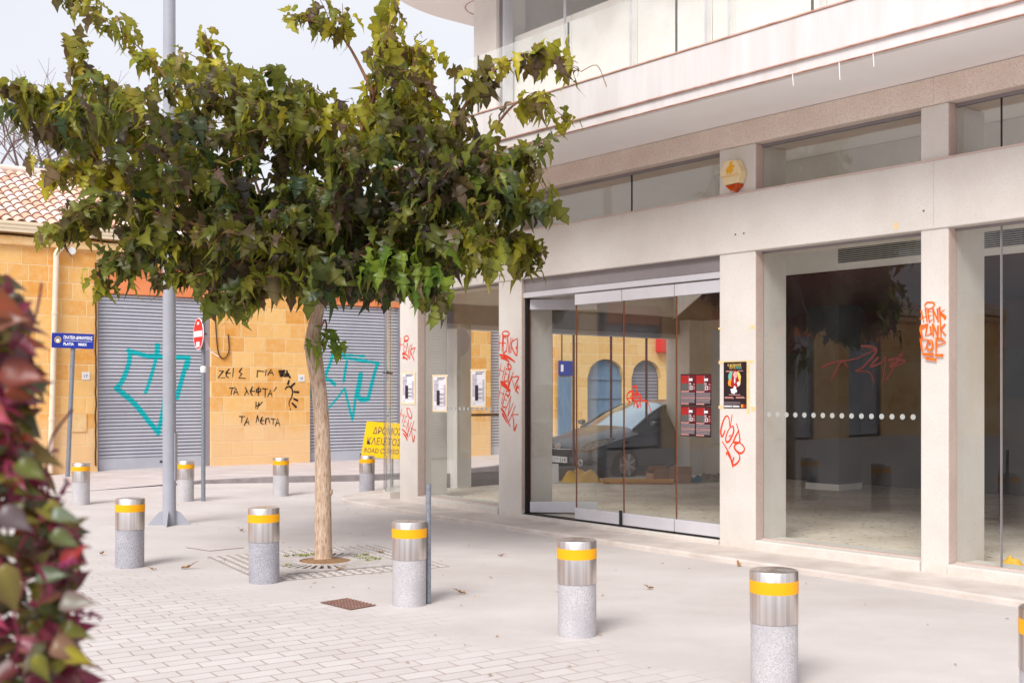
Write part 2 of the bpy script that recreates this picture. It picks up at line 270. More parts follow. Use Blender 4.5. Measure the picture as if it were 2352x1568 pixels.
def brushed():
    m, n, b = newmat('brushed_steel'); b.inputs['Metallic'].default_value = 1; b.inputs['Roughness'].default_value = .36
    t = N(n, 'ShaderNodeTexCoord'); mp = N(n, 'ShaderNodeMapping'); mp.inputs['Scale'].default_value = (34, 34, .5); n.links.new(t.outputs['Object'], mp.inputs['Vector'])
    z = N(n, 'ShaderNodeTexNoise', Scale=1, Detail=3); n.links.new(mp.outputs[0], z.inputs['Vector'])
    r = N(n, 'ShaderNodeValToRGB'); r.color_ramp.elements[0].color = c4(srgb(190, 180, 176)); r.color_ramp.elements[1].color = c4(srgb(236, 230, 226)); r.color_ramp.elements[0].position = .3; r.color_ramp.elements[1].position = .7
    n.links.new(z.outputs['Fac'], r.inputs['Fac']); n.links.new(r.outputs['Color'], b.inputs['Base Color'])
    b.inputs['Anisotropic'].default_value = .5
    return m
M['steel'] = brushed()
M['band'] = pbr('yellow_reflective', srgb(255, 184, 0), srgb(252, 172, 0), scale=4, rough=.5)
M['iron'] = pbr('grate_iron', srgb(206, 198, 194), srgb(188, 180, 176), scale=8, rough=.6, metal=.1)
M['slot'] = pbr('grate_slot_dark', srgb(84, 72, 62), srgb(60, 50, 44), scale=20, rough=.9)  # dark brown sheet seen through the grate slots
M['stud'] = pbr('stud_paving', srgb(205, 198, 194), srgb(192, 184, 180), scale=4, rough=.85)
M['soil'] = pbr('soil', srgb(168, 132, 98), srgb(128, 94, 64), scale=40, rough=.95, bump=.6)
M['moss'] = pbr('moss', srgb(150, 150, 80), srgb(112, 124, 60), scale=40, rough=.95)
M['cover'] = pbr('rusty_cover', srgb(165, 130, 118), srgb(142, 105, 94), scale=14, rough=.8, bump=.3)
M['cover_dark'] = pbr('cover_recess', srgb(120, 88, 78), rough=.9)
M['seam'] = pbr('dark_seam', srgb(150, 122, 108), rough=.9)
M['kerb'] = pbr('kerb_stone', srgb(150, 142, 142), srgb(128, 120, 120), scale=5, rough=.9, bump=.3)
M['pavement'] = pbr('pavement_slabs', srgb(208, 198, 196), srgb(190, 180, 178), scale=1.2, rough=.9, stretch=(1, 2, 1))
M['bark'] = pbr('mulberry_bark', srgb(214, 190, 168), srgb(180, 150, 126), scale=9, rough=.9, bump=.7, bscale=16, stretch=(5, 5, .9), fine=srgb(158, 126, 102), fscale=18, fthr=.62)
M['twig'] = pbr('twig_bark', srgb(142, 100, 74), srgb(120, 80, 58), scale=12, rough=.85)
M['leaf'] = attr_leaf('mulberry_leaf', .34, .54, (1.0, 1.0, .3))
M['vine_leaf'] = attr_leaf('vine_leaf', .3, .2, (1, .8, .5))
M['vine_stem'] = pbr('vine_stem', srgb(120, 30, 60), srgb(90, 24, 46), scale=20, rough=.6)
M['flower'] = pbr('magenta_buds', srgb(150, 50, 100), srgb(120, 36, 80), scale=40, rough=.5)
M['dry_leaf'] = pbr('dry_leaf', srgb(176, 134, 84), srgb(146, 104, 62), scale=20, rough=.8)
M['bare_twig'] = pbr('bare_branches', srgb(128, 108, 108), rough=.9)
M['blue_door'] = pbr('blue_door_paint', srgb(116, 142, 168), srgb(98, 126, 154), scale=3, rough=.7, stretch=(6, 6, .6))
M['arch_grey'] = pbr('grey_roller_door', srgb(110, 112, 118), rough=.6)
M['red_box'] = pbr('red_box_paint', srgb(205, 40, 44), rough=.5)
M['car_dark'] = pbr('dark_car_paint', srgb(88, 94, 104), rough=.24, metal=.0, spec=.9)
M['car_blue'] = pbr('silver_blue_car_paint', srgb(130, 150, 166), rough=.2, metal=.5, spec=.6)
M['car_glass'] = pbr('car_glass', srgb(50, 60, 66), rough=.04, metal=.0, spec=1.0)
M['windscreen'] = pbr('windscreen_glass', srgb(196, 212, 220), srgb(180, 198, 208), scale=1.5, rough=.08, metal=.85)
M['chrome'] = pbr('chrome', srgb(220, 222, 226), rough=.12, metal=1)
M['headlamp'] = pbr('headlamp_lens', srgb(205, 208, 212), srgb(160, 164, 170), scale=14, rough=.1, metal=.4)
M['tyre'] = pbr('tyre', srgb(34, 34, 36), rough=.8)
M['yellow_sheet'] = pbr('yellow_plastic', srgb(238, 190, 56), srgb(226, 172, 40), scale=5, rough=.5)
M['ochre_tube'] = pbr('ochre_tube', srgb(214, 150, 64), rough=.7)
M['cardboard'] = pbr('cardboard', srgb(186, 140, 104), srgb(168, 122, 88), scale=3, rough=.9)
M['blue_cloth'] = pbr('blue_cloth', srgb(40, 110, 140), rough=.8)
M['rubble'] = pbr('rubble', srgb(160, 140, 112), srgb(110, 92, 72), scale=14, rough=.95)
M['green_bag'] = pbr('green_bag', srgb(110, 160, 136), srgb(92, 142, 120), scale=6, rough=.7)
M['dot'] = pbr('frosted_dot', srgb(172, 174, 170), rough=.6)

# ------------------------------------------------------------------ helpers
def tag(o, label=None, cat=None, group=None, kind=None):
    if label: o['label'] = label
    if cat: o['category'] = cat
    if group: o['group'] = group
    if kind: o['kind'] = kind
    return o
def empty(name, loc=(0, 0, 0), rz=0, label=None, cat=None, group=None):
    o = bpy.data.objects.new(name, None); COL.objects.link(o); o.location = loc; o.rotation_euler = (0, 0, rz); o.empty_display_size = .1
    return tag(o, label, cat, group)
class Fr:
    """wall frame: o on the ground, e along, n outwards, z up"""
    def __init__(s, o, e, n):
        s.o = Vector((o[0], o[1], o[2] if len(o) > 2 else 0)); s.e = Vector((e[0], e[1], 0)).normalized(); s.n = Vector((n[0], n[1], 0)).normalized()
    def p(s, a, d, z): return s.o + s.e * a + s.n * d + Vector((0, 0, z))
    def uv(s, u, v, d=0):
        c = Vector((0, 0, CAMH)); r = Vector(((u - CX) / F, 1, -(v - YH) / F))
        t = (s.o + s.n * d - c).dot(s.n) / r.dot(s.n); q = c + r * t - s.o
        return q.dot(s.e), q.z
WORLD = Fr((0, 0), (1, 0), (0, -1))     # a = X, d = -Y
def G(u, v, z=0):
    Y = (CAMH - z) * F / (v - YH); return Vector(((u - CX) / F * Y, Y, z))
def zc(x0, y0, s):                      # coordinates read in an enlarged piece of the photo
    return lambda pts: [((x0 + x / s) / SRC, (y0 + y / s) / SRC) for x, y in pts]
class MB:
    def __init__(s): s.v = []; s.f = []; s.c = []
    def add(s, vs, fs):
        k = len(s.v); s.v += [tuple(p) for p in vs]; s.f += [tuple(i + k for i in f) for f in fs]; return k
    def box(s, fr, a0, a1, d0, d1, z0, z1):
        p = [fr.p(a, d, z) for z in (z0, z1) for a, d in ((a0, d0), (a1, d0), (a1, d1), (a0, d1))]
        s.add(p, [(0, 1, 2, 3), (4, 5, 6, 7), (0, 1, 5, 4), (1, 2, 6, 5), (2, 3, 7, 6), (3, 0, 4, 7)]); return s
    def prism(s, pts, off):             # polygon extruded by a vector
        n = len(pts); off = Vector(off); a = [Vector(p) for p in pts]
        s.add(a + [p + off for p in a], [tuple(range(n)), tuple(range(2 * n - 1, n - 1, -1))] + [(i, (i + 1) % n, n + (i + 1) % n, n + i) for i in range(n)]); return s
    def wallpoly(s, fr, az, d0, d1): return s.prism([fr.p(a, d0, z) for a, z in az], fr.n * (d1 - d0))
    def tube(s, pts, rad, seg=8, cap=True):
        pts = [Vector(p) for p in pts]; rad = rad if hasattr(rad, '__len__') else [rad] * len(pts)
        k = len(s.v); t0 = None; up = None
        for i, p in enumerate(pts):
            t = (pts[min(i + 1, len(pts) - 1)] - pts[max(i - 1, 0)]).normalized()
            if up is None: up = t.orthogonal().normalized()
            up = (up - t * up.dot(t)).normalized(); b = t.cross(up)
            for j in range(seg):
                a = 2 * math.pi * j / seg; s.v.append(tuple(p + (up * math.cos(a) + b * math.sin(a)) * rad[i]))
        for i in range(len(pts) - 1):
            for j in range(seg):
                s.f.append((k + i * seg + j, k + i * seg + (j + 1) % seg, k + (i + 1) * seg + (j + 1) % seg, k + (i + 1) * seg + j))
        if cap:
            s.f.append(tuple(k + j for j in range(seg))); s.f.append(tuple(k + (len(pts) - 1) * seg + j for j in range(seg)))
        return s
    def lathe(s, prof, seg=40, c=(0, 0, 0)):
        k = len(s.v); c = Vector(c)
        for r, z in prof:
            for j in range(seg):
                a = 2 * math.pi * j / seg; s.v.append((c.x + r * math.cos(a), c.y + r * math.sin(a), c.z + z))
        for i in range(len(prof) - 1):
            for j in range(seg):
                s.f.append((k + i * seg + j, k + i * seg + (j + 1) % seg, k + (i + 1) * seg + (j + 1) % seg, k + (i + 1) * seg + j))
        s.f.append(tuple(k + j for j in range(seg))); s.f.append(tuple(k + (len(prof) - 1) * seg + j for j in range(seg)))
        return s
    def sweep(s, path, prof):
        """profile [(d,z)...] along a plan path; d is measured to the right of travel"""
        P = [Vector((p[0], p[1])) for p in path]; n = len(P); m = len(prof); k = len(s.v)
        for i in range(n):
            t0 = (P[i] - P[i - 1]).normalized() if i else (P[1] - P[0]).normalized()
            t1 = (P[i + 1] - P[i]).normalized() if i < n - 1 else t0
            a = Vector((t0.y, -t0.x)); b = Vector((t1.y, -t1.x)); q = (a + b).normalized(); q = q / max(.3, q.dot(a))
            for d, z in prof: s.v.append((P[i].x + q.x * d, P[i].y + q.y * d, z))
        for i in range(n - 1):
            for j in range(m): s.f.append((k + i * m + j, k + i * m + (j + 1) % m, k + (i + 1) * m + (j + 1) % m, k + (i + 1) * m + j))
        s.f.append(tuple(k + j for j in range(m))); s.f.append(tuple(k + (n - 1) * m + j for j in range(m))); return s
    def build(s, name, mat, parent=None, bevel=0, smooth=False, loc=None, weld=False):
        me = bpy.data.meshes.new(name); me.from_pydata(s.v, [], s.f); me.update()
        bm = bmesh.new(); bm.from_mesh(me)
        if weld: bmesh.ops.remove_doubles(bm, verts=bm.verts, dist=1e-5)
        bmesh.ops.recalc_face_normals(bm, faces=bm.faces); bm.to_mesh(me); bm.free()
        if smooth: me.polygons.foreach_set('use_smooth', [True] * len(me.polygons))
        o = bpy.data.objects.new(name, me); COL.objects.link(o); me.materials.append(mat)
        if parent: o.parent = parent
        if loc is not None: o.location = loc
        if bevel:
            b = o.modifiers.new('bevel', 'BEVEL'); b.width = bevel; b.segments = 2; b.limit_method = 'ANGLE'; b.angle_limit = R(40)
        if smooth: 
            try: me.set_sharp_from_angle(angle=R(40))
            except Exception: pass
        return o
def rect(fr, a0, a1, z0, z1, d, th=.002):
    return MB().box(fr, a0, a1, d, d + th, z0, z1)
def smooth_path(pts, n=6):
    P = [Vector(p) for p in pts]; out = []
    for i in range(len(P) - 1):
        p0, p1, p2, p3 = P[max(i - 1, 0)], P[i], P[i + 1], P[min(i + 2, len(P) - 1)]
        for k in range(n):
            t = k / n; out.append(.5 * ((2 * p1) + (p2 - p0) * t + (2 * p0 - 5 * p1 + 4 * p2 - p3) * t * t + (3 * p1 - p0 - 3 * p2 + p3) * t ** 3))
    out.append(P[-1]); return out
def strokes(mb, fr, d, sets, px_off=None, curve=True):
    """paint strokes: sets of (width in m, [(a,z),...]) laid on a wall, each 0.3 mm above the last"""
    for wd, pts in sets:
        d += .0003
        q = [Vector((a, z)) for a, z in pts]
        if curve and len(q) > 2: q = [Vector((p.x, p.y)) for p in smooth_path([(p.x, p.y, 0) for p in q], 5)]
        if len(q) == 1: q = [q[0] + Vector((-wd * .3, 0)), q[0] + Vector((wd * .3, 0))]
        L = []; n = len(q)
        for i in range(n):
            t = (q[min(i + 1, n - 1)] - q[max(i - 1, 0)])
            t = t.normalized() if t.length > 1e-6 else Vector((1, 0))
            k = i / max(1, n - 1); ww = wd * .5 * (.8 + .25 * math.sin(k * 5 + wd * 900)) * (1 if 0 < i < n - 1 else .8)
            m = Vector((-t.y, t.x)) * ww
            ext = t * (-wd * .3 if i == 0 else (wd * .3 if i == n - 1 else 0))
            L.append((q[i] + m + ext, q[i] - m + ext))
        vs = [fr.p(c.x, d, c.y) for ab in L for c in ab]
        mb.add(vs, [(2 * i, 2 * i + 1, 2 * i + 3, 2 * i + 2) for i in range(n - 1)])
    return mb
def S(fr, zf, wd, d, *polys):           # strokes from enlarged-photo coordinates
    return [(wd, [fr.uv(u, v, d) for u, v in zf(p)]) for p in polys]
def text_geo(mb, body, origin, ex, ey, size, align='LEFT', width=None, shear=0, bold=0, height=None):
    """lettering laid on the plane spanned by ex (reading direction) and ey (up)"""
    c = bpy.data.curves.new('lettering', 'FONT'); c.body = body; c.size = 1; c.shear = shear; c.offset = bold; c.resolution_u = 3
    o = bpy.data.objects.new('lettering', c); COL.objects.link(o)
    dg = bpy.context.evaluated_depsgraph_get(); me = bpy.data.meshes.new_from_object(o.evaluated_get(dg))
    P = [v.co.copy() for v in me.vertices]; fs = [tuple(p.vertices) for p in me.polygons]
    bpy.data.objects.remove(o); bpy.data.curves.remove(c); bpy.data.meshes.remove(me)
    if not P: return mb
    x0 = min(p.x for p in P); x1 = max(p.x for p in P); y0 = min(p.y for p in P); y1 = max(p.y for p in P)
    sx = sy = size
    if width: sx = width / (x1 - x0)
    if height: sy = height / (y1 - y0)
    off = {'LEFT': x0, 'CENTER': (x0 + x1) / 2, 'RIGHT': x1}[align]
    origin = Vector(origin); ex = Vector(ex); ey = Vector(ey)
    mb.add([origin + ex * ((p.x - off) * sx) + ey * ((p.y - (y0 if height else 0)) * sy) for p in P], fs); return mb
UP = Vector((0, 0, 1))
def copy_tree(o, parent=None):
    c = o.copy(); COL.objects.link(c); c.parent = parent
    for ch in [x for x in COL.objects if x.parent == o]: copy_tree(ch, c)
    return c

# ------------------------------------------------------------------ ground, street, pavement
A0, B0, C0, D0 = (-1.676, 16.97), (-.177, 14.92), (2.182, 11.976), (3.659, 10.19)
E0 = (D0[0] + .61 * 4.4, D0[1] - .792 * 4.4)
D2 = Vector((.77, .64)); N2 = Vector((-.64, .77)); ARC_C = Vector((-1.09, 17.70)); ARC_R = .9
S0 = Vector((-1.67, 18.39))             # where the side-street front begins
def sstep(x): x = min(1, max(0, x)); return x * x * (3 - 2 * x)
def gz(x, y):
    return 0.0
    q = Vector((x, y)) - S0
    return -.10 * sstep((q.dot(N2) - .9) / 1.2) * sstep((q.dot(D2) - .3) / 2.0)
xs = sorted(set([-400, -150, -60, -35, -25, -20, -16] + list(np.arange(-12, 22, .5)) + [25, 30, 45, 80, 200, 400]))
ys = sorted(set([-200, -80, -30, -10] + list(np.arange(0, 16, 2.)) + list(np.arange(16, 40, .5)) + [45, 60, 100, 200, 500]))
g = MB(); nx = len(xs)
g.add([(x, y, gz(x, y)) for y in ys for x in xs], [(j * nx + i, j * nx + i + 1, (j + 1) * nx + i + 1, (j + 1) * nx + i) for j in range(len(ys) - 1) for i in range(nx - 1)])
tag(g.build('ground', M['paving'], smooth=True), kind='structure')
LO = (-8.23, 22.6); LE = Vector((.811, .585)); LN = Vector((.585, -.811)); LA = math.atan2(.585, .811)
FL = Fr(LO, LE, LN)                      # left building, in the world
FLl = Fr((0, 0), (1, 0), (0, -1))        # the same, local to its root
fz = [(-32, 5.2, .0, .0), (-4, 4.2, .004, .02), (-1.2, 3.6, .004, .06), (.2, 3.25, .02, .10), (1.0, 3.1, .06, .11), (2.3, 3.7, .11, .11), (3.6, 4.2, .11, .11), (5.2, 4.3, .11, .11), (7.0, 3.6, .11, .11), (9.0, 2.5, .11, .11), (12, 2.2, .11, .11), (40, 2.2, .11, .11)]
g = MB(); V = []
for a, d, zf_, zw in fz: V += [FL.p(a, -.3, zw), FL.p(a, d - .14, zf_)]
g.add(V, [(2 * i, 2 * i + 1, 2 * i + 3, 2 * i + 2) for i in range(len(fz) - 1)])
tag(g.build('pavement', M['pavement']), kind='structure')
g = MB(); V = []
for a, d, zf_, zw in fz: V += [FL.p(a, d - .14, zf_ + .003), FL.p(a, d, zf_ + .003), FL.p(a, d + .02, -.3), FL.p(a, d - .14, -.3)]
g.add(V, [(4 * i + j, 4 * i + (j + 1) % 4, 4 * i + 4 + (j + 1) % 4, 4 * i + 4 + j) for i in range(3, len(fz) - 1) for j in range(4)])
tag(g.build('kerb', M['kerb'], bevel=.015), kind='structure')

# ------------------------------------------------------------------ the corner shop
shop = empty('shop_building', (0, 0, 0), 0, 'pale concrete corner shop with glass fronts, curved balcony and red graffiti on its pillars', 'building')
def frame(p, q):
    e = (Vector(q) - Vector(p)).normalized(); return Fr(p, e, (e.y, -e.x)), (Vector(q) - Vector(p)).length
FA, LAB = frame(A0, B0); FB, LBC = frame(B0, C0); FC, LCD = frame(C0, D0); FD, LDE = frame(D0, E0)
arc = []
for i in range(13):
    a = R(129.7) + (R(215.8) - R(129.7)) * i / 12; arc.append((ARC_C.x + ARC_R * math.cos(a), ARC_C.y + ARC_R * math.sin(a)))
S_end = S0 + D2 * 7.4
wall_path = [tuple(S_end)] + arc + [A0, B0, C0, D0, E0]
ZB, ZBT, ZCT, ZS = 3.10, 3.72, 4.20, 4.446
bays = [(FA, LAB, .50), (FB, LBC, .47), (FC, LCD, .47), (FD, LDE, .27)]
pillars = []
for (fr, L, wd), dp_ in zip(bays, (.52, .53, .52, .60)):
    p = MB().box(fr, 0, wd, -dp_, 0, 0, ZCT).build('pillar', M['white_render'], shop, bevel=.012)
    MB().box(fr, wd - .004, wd + .003, -.135, -.012, .16, ZB - .02).build('pillar_reveal', M['reveal'], p)
    MB().box(fr, wd - .004, wd + .003, -.135, -.012, ZBT + .02, ZCT - .01).build('pillar_reveal', M['reveal'], p)
    pillars.append(p)
MB().box(FD, LDE - .3, LDE + 3, -.75, 0, 0, ZCT).build('pillar', M['white_render'], shop, bevel=.012)
MB().sweep(wall_path, [(.016, ZB), (.016, ZBT - .02), (.005, ZBT), (-.55, ZBT), (-.55, ZB)]).build('beam', M['white_render'], shop, bevel=.01)
MB().sweep(wall_path, [(.02, ZCT), (.02, ZS - .003), (-.55, ZS - .003), (-.55, ZCT)]).build('lintel', M['rough_render'], shop, bevel=.008)
MB().sweep(wall_path, [(.022, ZBT - .018), (.03, ZBT - .004), (-.12, ZBT + .012), (-.14, ZBT - .01)]).build('beam_sill', M['reveal'], shop)
# plinth step round the corner
MB().sweep(wall_path, [(.66, -.2), (.66, .035), (.63, .05), (-.6, .06), (-.6, -.2)]).build('plinth', M['plinth'], shop)
for i, (fr, L, wd) in enumerate(bays):
    z1 = .15 if i != 1 else .10
    MB().box(fr, wd + .002, L - .002, -.45, .025, .04, z1).build('window_sill', M['white_render'], shop, bevel=.012)
    # clerestory pane with a slim top frame
    pn = MB().box(fr, wd + .003, L - .003, -.136, -.128, ZBT + .012, ZCT - .03).build('clerestory_window', M['glass'], shop)
    MB().box(fr, wd + .003, L - .003, -.15, -.11, ZCT - .03, ZCT + .01).build('window_frame', M['alu_dark'], pn)
    jt = [L * .62] if i in (1,) else ([wd + .42] if i == 3 else [])
    for j in jt: MB().box(fr, j - .004, j + .004, -.142, -.122, ZBT + .012, ZCT - .03).build('window_joint', M['black'], pn)
    if i == 1: continue
    pn = MB().box(fr, wd + .003, L - .003, -.136, -.126, z1 - .01, ZB + .01).build('shop_window', M['glass'], shop)
    MB().box(fr, wd + .003, L - .003, -.15, -.112, z1 - .005, z1 + .012).build('window_frame', M['reveal'], pn)
    MB().box(fr, wd + .003, L - .003, -.15, -.112, ZB - .022, ZB + .01).build('window_frame', M['alu_dark'], pn)
    if i == 3: MB().box(fr, wd + .415, wd + .425, -.142, -.12, z1, ZB - .02).build('window_joint', M['alu_dark'], pn)
    # row of frosted safety dots
    dm = MB(); zz = 1.43
    a = wd + (.08 if i == 2 else .5)
    if i in (0, 2):
        while a < L - .04:
            MB().wallpoly(fr, [(a + .026 * math.cos(t), zz + .026 * math.sin(t)) for t in np.linspace(0, 2 * math.pi, 17)[:-1]], -.1255, -.1245).build('safety_dot', M['dot'], pn)
            a += .108
    if i == 2:
        z6 = zc(1660, 560, 2.6133)
        mg = MB(); sets = S(FC, z6, .022, -.125, [(1030, 935), (1120, 900), (1250, 880), (1390, 815)], [(1290, 795), (1390, 820), (1300, 935), (1250, 960), (1340, 965), (1370, 1030)], [(1400, 870), (1350, 930), (1420, 905), (1450, 870), (1430, 1025)], [(1470, 890), (1510, 880), (1520, 900), (1470, 930), (1565, 840), (1450, 1020)], [(1095, 1010), (1160, 900), (1200, 930)], [(1520, 880), (1580, 900), (1480, 935)])
        strokes(mg, FC, -.1250, sets); mg.build('graffiti', M['maroon_strokes'], pn)  # dark red tag laid as strokes on the pane
# folding glass doors
za = .10
hd = MB().box(FB, .472, LBC - .002, -.30, -.05, 2.93, ZB + .01).build('door_header', M['alu_dark'], shop, bevel=.006)
MB().box(FB, .472, LBC - .002, -.22, -.03, 2.862, 2.928).build('door_track', M['alu'], hd, bevel=.004)
MB().box(FB, .472, .50, -.14, -.06, za, 2.86).build('door_jamb', M['black'], hd)
MB().box(FB, .472, LBC - .004, -.16, -.04, za - .004, za + .012).build('threshold_track', M['black'], hd)
def door_panel(fr, a0, a1, d, ztop=2.845):
    r = MB().box(fr, a0 + .004, a1 - .004, d - .006, d + .006, za + .155, ztop - .125).build('folding_door', M['glass'], shop)
    MB().box(fr, a0, a1, d - .03, d + .03, ztop - .13, ztop).build('door_rail', M['alu'], r, bevel=.005)
    MB().box(fr, a0, a1, d - .03, d + .03, za + .022, za + .16).build('door_rail', M['alu'], r, bevel=.005)
    MB().box(fr, a0 + .01, a1 - .01, d - .02, d + .02, za + .012, za + .024).build('door_brush', M['black'], r)
    MB().box(fr, a0 - .001, a0 + .007, d - .009, d + .009, za + .16, ztop - .13).build('door_seal', M['copper_seal'], r)
    return r
doors = []
for q0, q1 in ((.03, .682), (.694, 1.508), (1.52, 2.33)):
    doors.append(door_panel(FB, LBC - q1, LBC - q0, -.075))
MB().tube([FB.p(LBC - 1.514, -.03, za + .02), FB.p(LBC - 1.514, -.03, za + .19)], .02, 10).build('door_hinge', M['black'], doors[2])
hinge = FB.p(.505, -.12, 0); ang = R(-4)
FDr = Fr((hinge.x, hinge.y), (math.cos(ang), math.sin(ang)), (math.sin(ang), -math.cos(ang)))
door_panel(FDr, 0, .86, 0)
z4 = zc(1300, 680, 2.375)
mg = MB(); strokes(mg, FB, -.066, S(FB, z4, .022, -.066, [(672, 680), (668, 760)], [(672, 680), (692, 680), (690, 740), (672, 745)], [(668, 720), (700, 718)], [(665, 705), (640, 720), (636, 755), (655, 770)], [(690, 710), (718, 740), (700, 765), (668, 755), (660, 735), (705, 730)], [(650, 765), (645, 785)], [(682, 768), (676, 800)], [(695, 770), (700, 805), (715, 770), (718, 800)], [(722, 762), (755, 768), (778, 825)], [(640, 750), (720, 748)]))
mg.build('graffiti', M['red_spray'], doors[1])
# curved corner glass
ga = arc[1:]; n_p = 4
for k in range(n_p):
    sub = ga[k * 3:k * 3 + 3 + (1 if k < n_p - 1 else 0)]
    pn = MB().sweep(sub, [(-.05, .15), (-.042, .15), (-.042, ZB + .01), (-.05, ZB + .01)]).build('curved_window', M['glass'], shop)
    x, y = sub[0]; MB().tube([(x + .0, y, .15), (x, y, ZB)], .008, 6).build('window_joint', M['alu_dark'], pn)
pn = MB().box(Fr(arc[-1], FA.e, FA.n), -.0, (Vector(A0) - Vector(arc[-1])).length - .002, -.136, -.126, .15, ZB + .01).build('shop_window', M['glass'], shop)
ha = arc[8]; hd2 = ((Vector(ha) - ARC_C).normalized())
MB().sweep(arc, [(-.25, .04), (.02, .04), (.02, .15), (-.25, .15)]).build('window_sill', M['white_render'], shop)
# side-street front: glass, pillars, header
F2 = Fr(tuple(S0), tuple(D2), tuple(N2))
t_edges = [.15, 1.0, 1.35, 2.6, 3.55, 4.5, 5.45, 6.1]
for a0, a1, dp_ in ((.75, 1.05, .3), (6.1, 6.55, .6)):
    MB().box(F2, a0, a1, -dp_, 0, 0, ZB).build('pillar', M['inner_white'], shop, bevel=.01)
for a0, a1 in ((.05, .75), (1.05, 2.6), (2.6, 3.55), (3.55, 4.5), (4.5, 5.45), (5.45, 6.1)):
    pn = MB().box(F2, a0 + .004, a1 - .004, -.08, -.07, .32, 2.70).build('side_window', M['glass'], shop)
    MB().box(F2, a0 + .002, a1 - .002, -.12, -.03, .06, .32).build('window_base', M['alu_dark'], pn, bevel=.005)
    MB().box(F2, a0 + .004, a0 + .018, -.1, -.05, .32, 2.70).build('window_joint', M['copper_seal'], pn)
MB().box(F2, 0, 6.1, -.3, -.02, 2.70, 2.78).build('side_header', M['alu'], shop)
MB().box(F2, 0, 6.1, -.35, -.015, 2.782, ZB).build('side_header', M['alu_dark'], shop)
MB().box(F2, 6.55, 14, -.3, 0, 0, ZS - .01).build('side_wall', M['inner_white'], shop)
# interior
MB().prism([FA.p(0, -.3, .07), FB.p(0, -.3, .07), FC.p(0, -.3, .07), FD.p(0, -.3, .07), FD.p(LDE + 2, -.3, .07), FD.p(LDE + 2, -9, .07), F2.p(9.5, -.15, .07), F2.p(0, -.15, .07), (ARC_C.x - .6, ARC_C.y + .1, .07)], (0, 0, .02)).build('shop_floor', M['inner_floor'], shop)
bw0 = F2.p(6.5, -.3, 0); FBk = Fr((bw0.x, bw0.y), FC.e, FC.n)   # partition parallel to the front
MB().box(FBk, 0, 1.7, -.2, 0, .09, 3.4).build('back_wall', M['inner_beige'], shop)
MB().box(FBk, 1.7, 18, -.2, 0, .09, 2.35).build('back_wall', M['inner_dark'], shop)
MB().box(FBk, 1.7, 18, -.2, .01, 2.352, 3.4).build('back_wall', M['inner_red'], shop)
bkp = [(-1.75, -2.0), (9, -2.0), (9, -8.2), (-8.3, -8.2)]
bk = MB().prism([FC.p(a, d, 3.07) for a, d in bkp], (0, 0, 1.373)).build('ceiling_bulkhead', M['inner_white'], shop)
MB().prism([FC.p(a, d, 3.05) for a, d in [(-1.76, -2.02), (8.97, -2.02), (8.97, -8.17), (-8.22, -8.17)]], (0, 0, .018)).build('bulkhead_underside', M['inner_red'], bk)
a0, z0 = FC.uv(*zc(1660, 560, 2.6133)([(1130, 200)])[0], -2.0); 
vt = MB().box(FC, a0, a0 + 2.2, -2.0, -1.985, 3.13, 3.40).build('ceiling_vent', M['inner_white'], bk)
vm = MB()
for k in range(11): vm.box(FC, a0 + .03, a0 + 2.17, -1.984, -1.976, 3.15 + k * .022, 3.162 + k * .022)
vm.build('vent_slats', M['vent'], bk)
MB().box(FC, a0 - .95, a0 - .78, -2.0, -1.985, 3.13, 3.28).build('small_vent', M['vent'], bk)
a1 = FC.uv(2290, 600, -2.0)[0]
vm = MB()
for k in range(11): vm.box(FC, a1, a1 + 1.8, -1.99, -1.976, 3.15 + k * .022, 3.162 + k * .022)
vm.build('vent_slats', M['vent'], bk)
cl = G(1852, 1121, .09); cr_ = G(1956, 1121, .09); FK = Fr((cl.x, cl.y), FC.e, FC.n)
MB().box(FK, 0, .62, -.62, 0, .09, 3.08).build('interior_column', M['inner_blue'], shop, bevel=.01)
MB().box(FK, -.01, .63, -.63, .01, .09, .19).build('column_skirting', M['inner_white'], shop)
wm_ = MB()
for (u, v, L_) in ((1446, 648, .5), (1752 - 0, 640, .35), (2050, 615, .45)):
    pass
wm_.tube(smooth_path([FB.p(3.05, -2.3, 3.05), FB.p(3.1, -2.3, 2.8), FB.p(3.22, -2.28, 2.55)], 5), .008, 6)
wm_.tube(smooth_path([FC.p(1.25, -1.9, 3.5), FC.p(1.33, -1.9, 3.3), FC.p(1.3, -1.9, 3.0)], 5), .008, 6)
wm_.build('hanging_wire', M['cable'], shop)
# balcony and floors above
bal = []
BC = Vector((.39, 15.84)); BR_ = 2.2
e_b = Vector((.64, -.768))
for i in range(17):
    a = R(129.7) + (R(219.8) - R(129.7)) * i / 16; bal.append((BC.x + BR_ * math.cos(a), BC.y + BR_ * math.sin(a)))
b_end = Vector((-1.3, 14.43)) + e_b * 12.5
bal_side = Vector(bal[0]) + D2 * 10
bal_path = [tuple(bal_side)] + bal + [tuple(b_end)]
foot = bal_path + [(16, 14), (14, 26)]
inset = lambda z: [(p[0], p[1], z) for p in foot]
slab = MB().prism(inset(ZS), (0, 0, .44)).build('balcony_slab', M['soffit'], shop)
MB().sweep(bal_path, [(.03, 4.535), (.03, 4.905), (-.3, 4.905), (-.3, 4.535)]).build('balcony_fascia', M['fascia'], shop, bevel=.006)
MB().sweep(bal_path, [(.004, ZS - .012), (.004, 4.532), (-.1, 4.532), (-.1, ZS - .012)]).build('fascia_lip', M['fascia'], shop)
MB().sweep(bal_path, [(.031, 4.529), (.031, 4.537), (.0, 4.537), (.0, 4.529)]).build('drip_strip', M['rust_line'], shop)
MB().sweep(bal_path, [(.007, ZS - .018), (.007, ZS - .012), (-.03, ZS - .012), (-.03, ZS - .018)]).build('drip_strip', M['rust_line'], shop)
